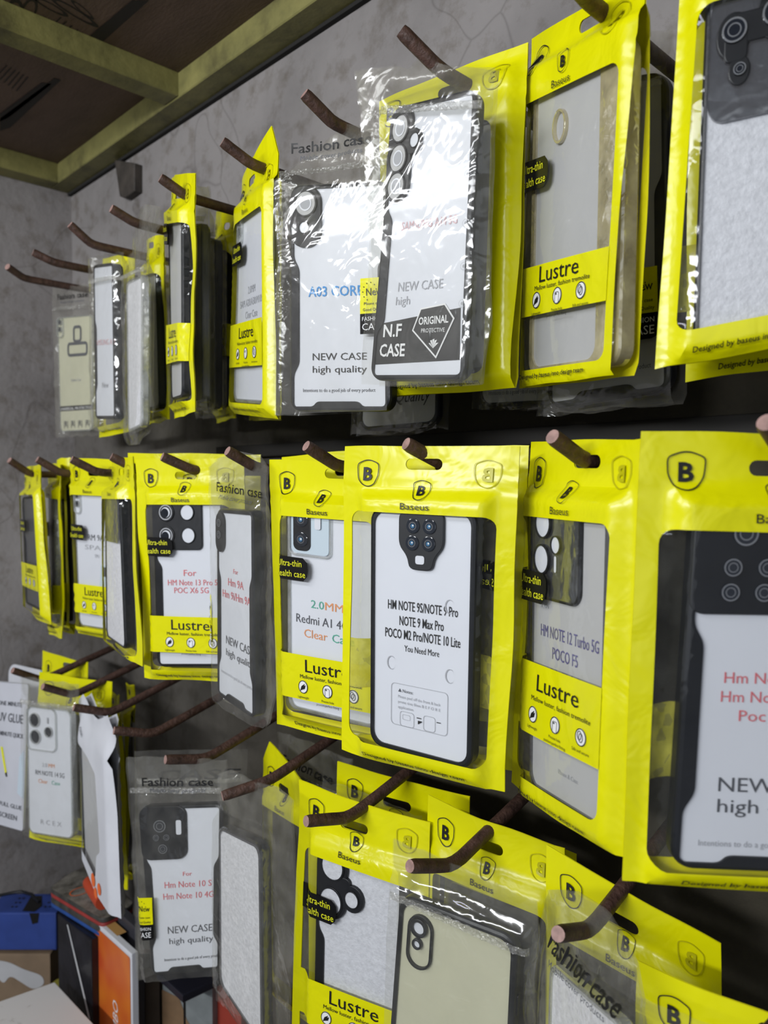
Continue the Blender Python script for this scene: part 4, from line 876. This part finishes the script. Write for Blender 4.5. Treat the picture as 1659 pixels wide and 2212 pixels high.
poly_pack('d5c', 'dark clear bag header with partly hidden print above the lobed camera pouch', 4, 2, [(600, 1580), (760, 1640), (760, 2200), (600, 2100)], yh=.46, W=.11, case=None, header_at=(.45, .12))
poly_pack('d6', 'clear bag with Fashion case header, bottom row left', 5, 2, [(278, 1636), (490, 1640), (478, 2098), (294, 2115)], yh=.372, yaw=20, W=.115, header_at=(.52, .125), hsize=.038, sticker=(.08, .62, .21),
      case=dict(rim='black', panel='notch', card='card', cam='n10', t=.010, texts=[('For', 44, 69, 4, 'r', dict(w=9)), ('Hm Note 10 S', 44, 80, 6, 'r', dict(w=47)), ('Hm Note 10 4G', 44, 91, 6, 'r', dict(w=51)), ('NEW CASE', 45, 124, 7, 'g', dict(w=47)), ('high quality', 46, 134, 5.6, 'g', dict(w=47)), ('Intentions to do a good job of every product', 47, 150, 2.7, 'g', dict(w=62))]),
      clabel='black bumper case with a square black camera block, bottom row left', casepx=[(299, 1742), (482, 1736), (476, 2096), (326, 2110)])
poly_pack('d6b', 'flat empty clear bag behind the bag with the Fashion case header', 5, 2, [(290, 1622), (535, 1618), (530, 2050), (300, 2060)], yh=.43, yaw=15, W=.12, header='CASE', header_at=(.6, .14), hsize=.045, amp=.4, backfilm=False)
# white torn card pouch and the edge on yellow pouches on the seventh hook
q = pose('d7', 7, 2, [(172, 1505), (246, 1552), (262, 1985), (186, 1900)], .105, .215, yh=.375, yaw=-8)
root = thing('card_pouch', q.p0, 'white card pouch with a torn top and orange dots, black case behind its window', 'phone case pouch')
mwc = plain('white_glossy_card', (.70, .71, .75), .35, var=.05, vscale=20, coat=.2); mor = plain('orange_dots', (.85, .16, .03), .5)
fr = lambda x, y, h: q.P(x, y, h + .008 * ss(0, .12, x / q.W) * ss(.05, .22, y / q.H) * ss(0, .12, 1 - x / q.W) + nz(x, y, 4, 26) * .004 * (1 - ss(.1, .25, y / q.H)))
out = [(u * q.W, v * q.H) for u, v in ((.0, .02), (.14, -.03), (.3, .03), (.62, .05), (.86, .0), (1.02, .10), (.92, .22), (.96, .26), (1, .5), (1, 1), (.5, .96), (.12, .86), (0, .7), (.0, .3))]
wn = fillet([(u * q.W, v * q.H) for u, v in ((.03, .22), (.40, .27), (.62, .33), (.68, .72), (.57, .76), (.52, .88), (.08, .80))], .004)
mb = MB(fr); mb.reg(out, [wn], 0, mwc, .006)
for u, v, r in ((.47, .90, .0075), (.64, .915, .0065), (.53, .955, .006)): mb.reg(circle(u * q.W, v * q.H, r), [], .0008, mor, .03)
mb.text('case', .2 * q.W, .17 * q.H, .03 * q.H, M['greyink'], rot=.5, h=.001); mb.build('front_card', root)
mb = MB(fr); mb.reg(wn, [], -.0002, M['film'], .006); mb.build('window_film', root)
mb = MB(lambda x, y, h: q.P(x, y, -.008 * ss(0, .1, x / q.W) * ss(0, .1, 1 - x / q.W) - .001)); mb.reg(out, [], 0, mwc, .01, True); mb.build('back_card', root)
phone_case(q.subuv(.05, .24, .72, .92, .0035), 'grey and black case behind the window of the white card pouch', rim='black', panel='thin', card='greycard', group='phone cases inside the hanging packs')
pouch('d7b', 'edge on yellow pouch right behind the torn white card pouch', 7, 2, [(232, 1490), (256, 1500), (268, 1925), (240, 1905)], yh=.425, wave=2., case=dict(rim='black', panel='thin', card='black'), clabel='black case in the edge on pouch behind the white card pouch')
pouch('d7c', 'furthest edge on yellow pouch on the hook of the white card pouch', 7, 2, [(262, 1475), (280, 1480), (288, 1900), (272, 1890)], yh=.455, wave=2., case=dict(rim='smoke', panel='thin', card='greycard'), clabel='smoke grey case in the furthest edge on pouch, bottom row left')
poly_pack('d8', 'clear bag with the white case of three black camera holes, bottom left', 8, 2, [(48, 1462), (172, 1478), (176, 1822), (50, 1800)], W=.105, H=.2, header=None, yh=.37, amp=1.1,
      case=dict(rim='clear', panel='thin', card='card', cam='rn14', t=.010, texts=[('2.0', 26, 76, 5, 'p', dict(al='l')), ('MM', 37, 76, 5, 'o', dict(al='l')), ('RM NOTE 14 5G', 39, 87, 6, 'g', dict(w=50)), ('Clear', 19, 97, 5, 'o', dict(al='l')), ('Case', 42, 97, 5, 'gr', dict(al='l')), ('R C E X', 40, 149, 6, 'p', dict(w=36))]),
      clabel='white case with three black camera holes, bottom left', casepx=[(56, 1522), (153, 1534), (158, 1815), (60, 1800)])
pouch('d8b', 'yellow pouch directly behind the case with three black camera holes', 8, 2, [(82, 1452), (240, 1474), (225, 1840), (60, 1810)], yh=.42, style='blank', slotpos=(.45, .07))
pouch('d8c', 'small yellow pouch top above the bottom left packs with a dark hook through it', 8, 2, [(87, 1408), (184, 1432), (190, 1800), (95, 1770)], yh=.475, style='blank', wave=1.5)
# flat white cards on the last hook
q = pose('d9', 9, 2, [(-60, 1468), (62, 1478), (50, 1795), (-60, 1765)], .105, .19, yh=.372, yaw=8)
root = thing('glue_card', q.p0, 'white card about one minute glue at the left edge of the photo', 'card pack')
mgc = plain('pale_printed_card', (.62, .63, .68), .5, var=.05, vscale=15)
mb = MB(lambda x, y, h: q.P(x, y, h + nz(x, y, 3, 18) * .002)); o_ = rrect(0, 0, q.W, q.H, .004); mb.reg(o_, [], 0, mgc, .01); mb.wall(o_[::-1], -.003, 0, mgc); mb.reg(o_, [], -.003, mgc, .01, True)
for t, u, v, s_, w in (('ONE MINUTE', .70, .16, .03, .42), ('UV GLUE', .72, .27, .06, .44), ('ONE MINUTE QUICK', .68, .37, .03, .56), ('FULL GLUE', .76, .86, .028, .42), ('SCREEN', .72, .94, .035, .34)): mb.text(t, u * q.W, v * q.H, s_ * q.H, M['greyink'], w=w * q.W, h=.0005, bold=.01)
mb.reg([(x * q.W, y * q.H) for x, y in ((.56, .45), (.60, .45), (.68, .62), (.65, .63))], [], .0005, M['yellowink'], .03); mb.reg([(x * q.W, y * q.H) for x, y in ((.65, .63), (.68, .62), (.69, .65), (.67, .655))], [], .0006, M['ink'], .03)
mb.reg([(x * q.W, y * q.H) for x, y in ((.9, .5), (.97, .45), (.99, .78), (.88, .75))], [], .0005, M['skyplate'], .03)
mb.build('printed_card', root)
q = pose('d9b', 9, 2, [(18, 1432), (150, 1462), (150, 1800), (18, 1770)], .105, .19, yh=.455, yaw=12)
root = thing('hang_card', q.p0, 'rounded white hang card with a blue stripe behind the bottom left hooks', 'card pack')
mb = MB(lambda x, y, h: q.P(x, y, h)); P = rrect(0, 0, q.W, q.H * .9, .018); mb.prism(P, -.002, 0, mwc, .0005); mb.reg([(.55 * q.W, .0), (.72 * q.W, 0), (.72 * q.W, .06 * q.H), (.55 * q.W, .06 * q.H)], [], .0004, plain('light_blue_stripe', (.15, .45, .6), .5), .03); mb.build('card_board', root)

# ---------------------------------------------------------------- clutter on the counter at the lower left
def ident_(z0): return lambda x, y, h: np.array([x, y, h])
def slab(name, px, ztop, thick, m, bev=.0012, parent=None, cap=None, origin=None):
    """a box or slab whose top outline lies at height ztop"""
    P = [tuple(at_z(p, ztop)[:2]) for p in px]; A = sum(P[i][0] * P[(i + 1) % len(P)][1] - P[(i + 1) % len(P)][0] * P[i][1] for i in range(len(P)))
    if A < 0: P = P[::-1]
    mb = MB(ident); mb.prism(P, ztop - thick, ztop, m, bev, cap=cap, step=.5); mb.f = [f[::-1] for f in mb.f]; return mb
CT = -.86
mct = plain('worn_counter_laminate', (.10, .085, .07), .6, var=.35, vscale=9, bmp=.3)
o = box('counter', (LEFT + .002, -.25, CT - .03), (.3, WALL - .002, CT), mct, bev=.002); tag(o, 'dark worn counter under the hanging packs in the lower left', 'counter')
o = box('counter_cabinet', (LEFT + .02, -.18, -1.5), (.25, WALL - .03, CT - .03), plain('dark_wood_cabinet', (.06, .045, .035), .6, var=.3, vscale=12)); tag(o, 'dark wooden cabinet below the counter', 'cabinet')
def facebox(name, label, cat, fl, fr, ztop, depth, height, mats, bev=.0012, group=None, parts=None):
    """upright box given by the two front top corners as seen, its depth behind them and its height"""
    a = at_z(fl, ztop); b = at_z(fr, ztop); W = float(np.linalg.norm(b - a)); r = (b - a) / W; n = np.array([r[1], -r[0], 0])
    if n @ (-(a + b)) < 0: n = -n
    q = Quad([a, b, b - ZU * height, a - ZU * height], n)
    root = thing(name, a * .5 + b * .5 - ZU * height, label, cat, group)
    mb = MB(lambda x, y, h: q.P(x, y, h)); mb.prism([(0, 0), (W, 0), (W, height), (0, height)], -depth, 0, mats, bev, step=.5); mb.build('box_body', root)
    return q, root
# small blue stand with a slot in its top
mbl = plain('blue_moulded_plastic', (.028, .060, .26), .45, var=.12, vscale=40, bmp=.15)
zb = -.605
q, root = facebox('phone_stand', 'small blue plastic stand with a slot in its top at the left edge', 'stand', (-30, 1972), (121, 1972), zb, .052, .054, mbl, .002)
mb = MB(lambda x, y, h: q.P(x, 0, 0) - q.n * y + ZU * h)
mb.reg([(q.W * .50, .004), (q.W * .68, .002), (q.W * .72, .016), (q.W * .60, .044), (q.W * .44, .044)], [], .0006, M['tab'], .05)
for u in (.30, .36, .78, .84):
    for v in (.015, .026, .037): mb.reg(circle(u * q.W, v, .0018, 10), [], .0006, M['tab'], .05)
mb.build('slot_and_vents', root, smooth=False)
mb = MB(lambda x, y, h: q.P(x, y, h)); mb.reg([(q.W * .62, 0), (q.W * .76, 0), (q.W * .74, .014), (q.W * .66, .016)], [], .0006, M['tab'], .05); mb.build('front_notch', root, smooth=False)
# kraft box with a white swirl under it
mk = plain('brown_kraft_card', (.23, .16, .10), .7, var=.15, vscale=25, bmp=.2); mwp = plain('dirty_white_card', (.52, .52, .53), .6, var=.12, vscale=14)
q, root = facebox('kraft_box', 'brown kraft box with a white swirl under the blue stand', 'box', (-60, 2061), (108, 2061), -.665, .09, -.665 - CT, mk)
mb = MB(lambda x, y, h: q.P(x, y, h))
sw = fillet([(.20 * q.W, .008), (.46 * q.W, .010), (.66 * q.W, .022), (.90 * q.W, .030), (.93 * q.W, .044), (.78 * q.W, .052), (.62 * q.W, .040), (.48 * q.W, .030), (.40 * q.W, .044), (.30 * q.W, .030)], .012)
mb.reg(sw, [], .0006, mwp, .05); mb.build('white_swirl', root, smooth=False)
# stained white sheet box in the corner of the photo
mst_, nt, p = mat('stained_white_card'); p.inputs['Roughness'].default_value = .7; c = coords(nt)
nt.links.new(ramp(nt, noise_tex(nt, c, 22, 8, .7, .6), [(.26, (.05, .045, .03)), (.34, (.40, .37, .32)), (.42, (.68, .66, .64))]), p.inputs['Base Color'])
zt = -.63
P = [(118, 2121), (205, 2215), (120, 2330), (-140, 2330), (-120, 2205)]
mb = slab('x', P, zt, .05, mst_, .001); o = mb.build('white_carton'); tag(o, 'white carton with dark stains in the bottom left corner', 'box')
pz = [at_z(p_, zt - .05)[:2] for p_ in P]; c0 = np.mean([at_z(p_, zt)[:2] for p_ in P], 0)
o = solid('x', (c0[0], c0[1], CT), 20, (.10, .10, zt - .05 - CT), mk)[0].build('cardboard_box'); tag(o, 'cardboard box under the stained white carton', 'box')
# slim stack of old phones
md = plain('scuffed_dark_plastic', (.05, .048, .042), .5, var=.5, vscale=60, bmp=.3); mgrime, nt, p = mat('dusty_glass_back'); p.inputs['Roughness'].default_value = .35; c = coords(nt)
nt.links.new(ramp(nt, noise_tex(nt, c, 50, 8, .75), [(.35, (.06, .055, .045)), (.6, (.26, .24, .21))]), p.inputs['Base Color'])
mred = plain('dull_red_plastic', (.30, .035, .03), .5, var=.2); mbl2 = plain('dull_blue_plastic', (.02, .07, .26), .5, var=.2)
PX = [(105, 1918), (150, 1885), (205, 1862), (292, 1952), (222, 1988)]
z0 = -.535
for i, (th, m_, lab) in enumerate(((.006, md, 'old phone with a scuffed dusty back on top of the stack'), (.005, mred, 'thin dull red phone below the dusty one'), (.008, md, 'dark phone between the dull red and the blue phone'), (.005, mbl2, 'thin blue phone at the bottom of the stack'))):
    top = slab('x', [(x + i * 1.5, y + i * 1) for x, y in PX] if 0 else PX, z0, th, m_, .0012)
    # every phone of the pile lies straight on the one below
    P = [tuple(at_z(p_, -.535)[:2]) for p_ in PX]; P = fillet(P, .010)
    A = sum(P[j][0] * P[(j + 1) % len(P)][1] - P[(j + 1) % len(P)][0] * P[j][1] for j in range(len(P)))
    if A < 0: P = P[::-1]
    mb = MB(ident); mb.prism(P, z0 - th + .0002, z0, m_, .001, cap=mgrime if i == 0 else None, step=.5); mb.f = [f[::-1] for f in mb.f]
    if i == 0:
        cc = at_z((172, 1926), z0)[:2]; C_ = circle(cc[0], cc[1], .010, 20, .013)
        mb.reg(C_, [inset(C_, .0012)], z0 + .0005, mor, .05, flip=True)
    o = mb.build('old_phone'); tag(o, lab, 'phone', 'stack of old phones'); z0 -= th
q, root = facebox('display_box', 'black wrapped display box under the stack of old phones', 'box', (124, 1975), (197, 2031), z0 - .001, .045, z0 - .001 - CT, plain('black_shrink_wrapped_card', (.012, .012, .016), .25, var=.5, vscale=30, bmp=.8, bscale=60))
mb = MB(lambda x, y, h: q.P(x, y, h)); mb.reg([(.30 * q.W, .003), (.34 * q.W, .003), (.95 * q.W, .10), (.95 * q.W, .11)], [], .0006, mwp, .05); mb.build('pale_edge_line', root, smooth=False)
# orange retail box
mo, nt, p = mat('orange_printed_card'); p.inputs['Roughness'].default_value = .35; c = coords(nt)
nt.links.new(ramp(nt, noise_tex(nt, c, 10, 2), [(.40, (.55, .075, .02)), (.6, (.70, .19, .02))]), p.inputs['Base Color'])
q, root = facebox('orange_box', 'tall orange box with sideways white lettering, lower left clutter', 'box', (200, 1986), (284, 2062), -.545, .009, -.545 - CT, mwc)
mb = MB(lambda x, y, h: q.P(x, y, h)); mb.reg(rrect(.004, .005, q.W - .003, q.H - .002, .003), [], .0005, mo, .05)
mb.reg([(.004, .10), (.02, .13), (.03, .18), (.03, q.H - .002), (.004, q.H - .002)], [], .0008, plain('amber_print', (.72, .28, .03), .4), .05)
mb.text('COMBO', .66 * q.W, .108, .013, M['whiteink'], rot=-math.pi / 2, h=.0009, al='c', shear=.2); mb.build('printed_front', root, smooth=False)
mb = MB(lambda x, y, h: q.P(x, 0, 0) - q.n * y + ZU * h); mb.reg([(.25 * q.W, .005), (.55 * q.W, .005), (.55 * q.W, .017), (.25 * q.W, .017)], [], .0005, plain('tan_tape', (.45, .25, .08), .5), .05); mb.build('tape', root, smooth=False)
# dark box lying behind it, an orange glue tube, brown and grey cartons
q, root = facebox('accessory_box', 'dark grey slim box standing behind the orange box', 'box', (240, 1958), (292, 2004), -.535, .012, -.535 - CT, plain('dark_grey_card', (.045, .045, .055), .4))
a = at_z((192, 1905), -.520); b = at_z((222, 1950), -.520)
o = tube('glue_tube', [a, a * .8 + b * .2, a * .4 + b * .6, b], .009, plain('red_orange_plastic', (.50, .06, .02), .35), mend); tag(o, 'red orange glue tube lying on the stack of old phones', 'tube')
q, root = facebox('brown_carton', 'plain brown carton below the clear bag with a Fashion case header', 'box', (298, 2092), (344, 2092), -.60, .02, -.60 - CT, plain('dark_kraft', (.10, .07, .045), .7, var=.2))
q, root = facebox('torn_carton', 'grey and brown torn carton beside the plain brown carton', 'box', (350, 2085), (458, 2112), -.585, .02, -.585 - CT, plain('grey_card', (.22, .24, .24), .6, var=.2))
mb = MB(lambda x, y, h: q.P(x, y, h)); mb.reg([(0, .03), (.35 * q.W, .035), (.5 * q.W, .06), (.9 * q.W, .09), (q.W, q.H), (0, q.H)], [], .0005, plain('torn_brown_layer', (.20, .12, .06), .75, var=.25, vscale=40), .05)
mb.reg([(.43 * q.W, .01), (.47 * q.W, .01), (.50 * q.W, q.H), (.46 * q.W, q.H)], [], .0009, M['tab'], .05); mb.build('torn_layer', root, smooth=False)
mb = slab('x', [(338, 2098), (395, 2150), (480, 2110), (430, 2060)], -.575, .010, plain('dark_navy_plastic', (.012, .012, .02), .35), .0015); o = mb.build('tablet'); tag(o, 'dark flat tablet lying on the torn carton under the hanging bags', 'tablet')
q, root = facebox('red_box', 'red box behind the torn carton, at the foot of the foam case bag', 'box', (466, 2125), (520, 2150), -.60, .02, -.60 - CT, plain('red_card', (.36, .05, .03), .5, var=.1))
mjar = film('clear_tub_plastic', (.9, .9, .85), .08, .08, .15, (.6, .6, .5), .05, 30)
a = at_z((136, 2125), -.70); o = tube('yellow_tub', [a - ZU * .16, a - ZU * .1, a - ZU * .02, a], .016, plain('dull_yellow_lid', (.30, .27, .04), .5), mend); o_ = o; tag(o, 'small dull yellow tub between the stained carton and the dark boxes', 'tub')
# black cable behind the blue stand
pts = [at_z(p_, -.585) for p_ in ((-20, 1938), (20, 1930), (45, 1926), (68, 1932), (85, 1948))]
o = tube('black_cable', pts, .0022, M['black'], M['black'], seg=8); tag(o, 'black cable curving above the blue stand', 'cable')
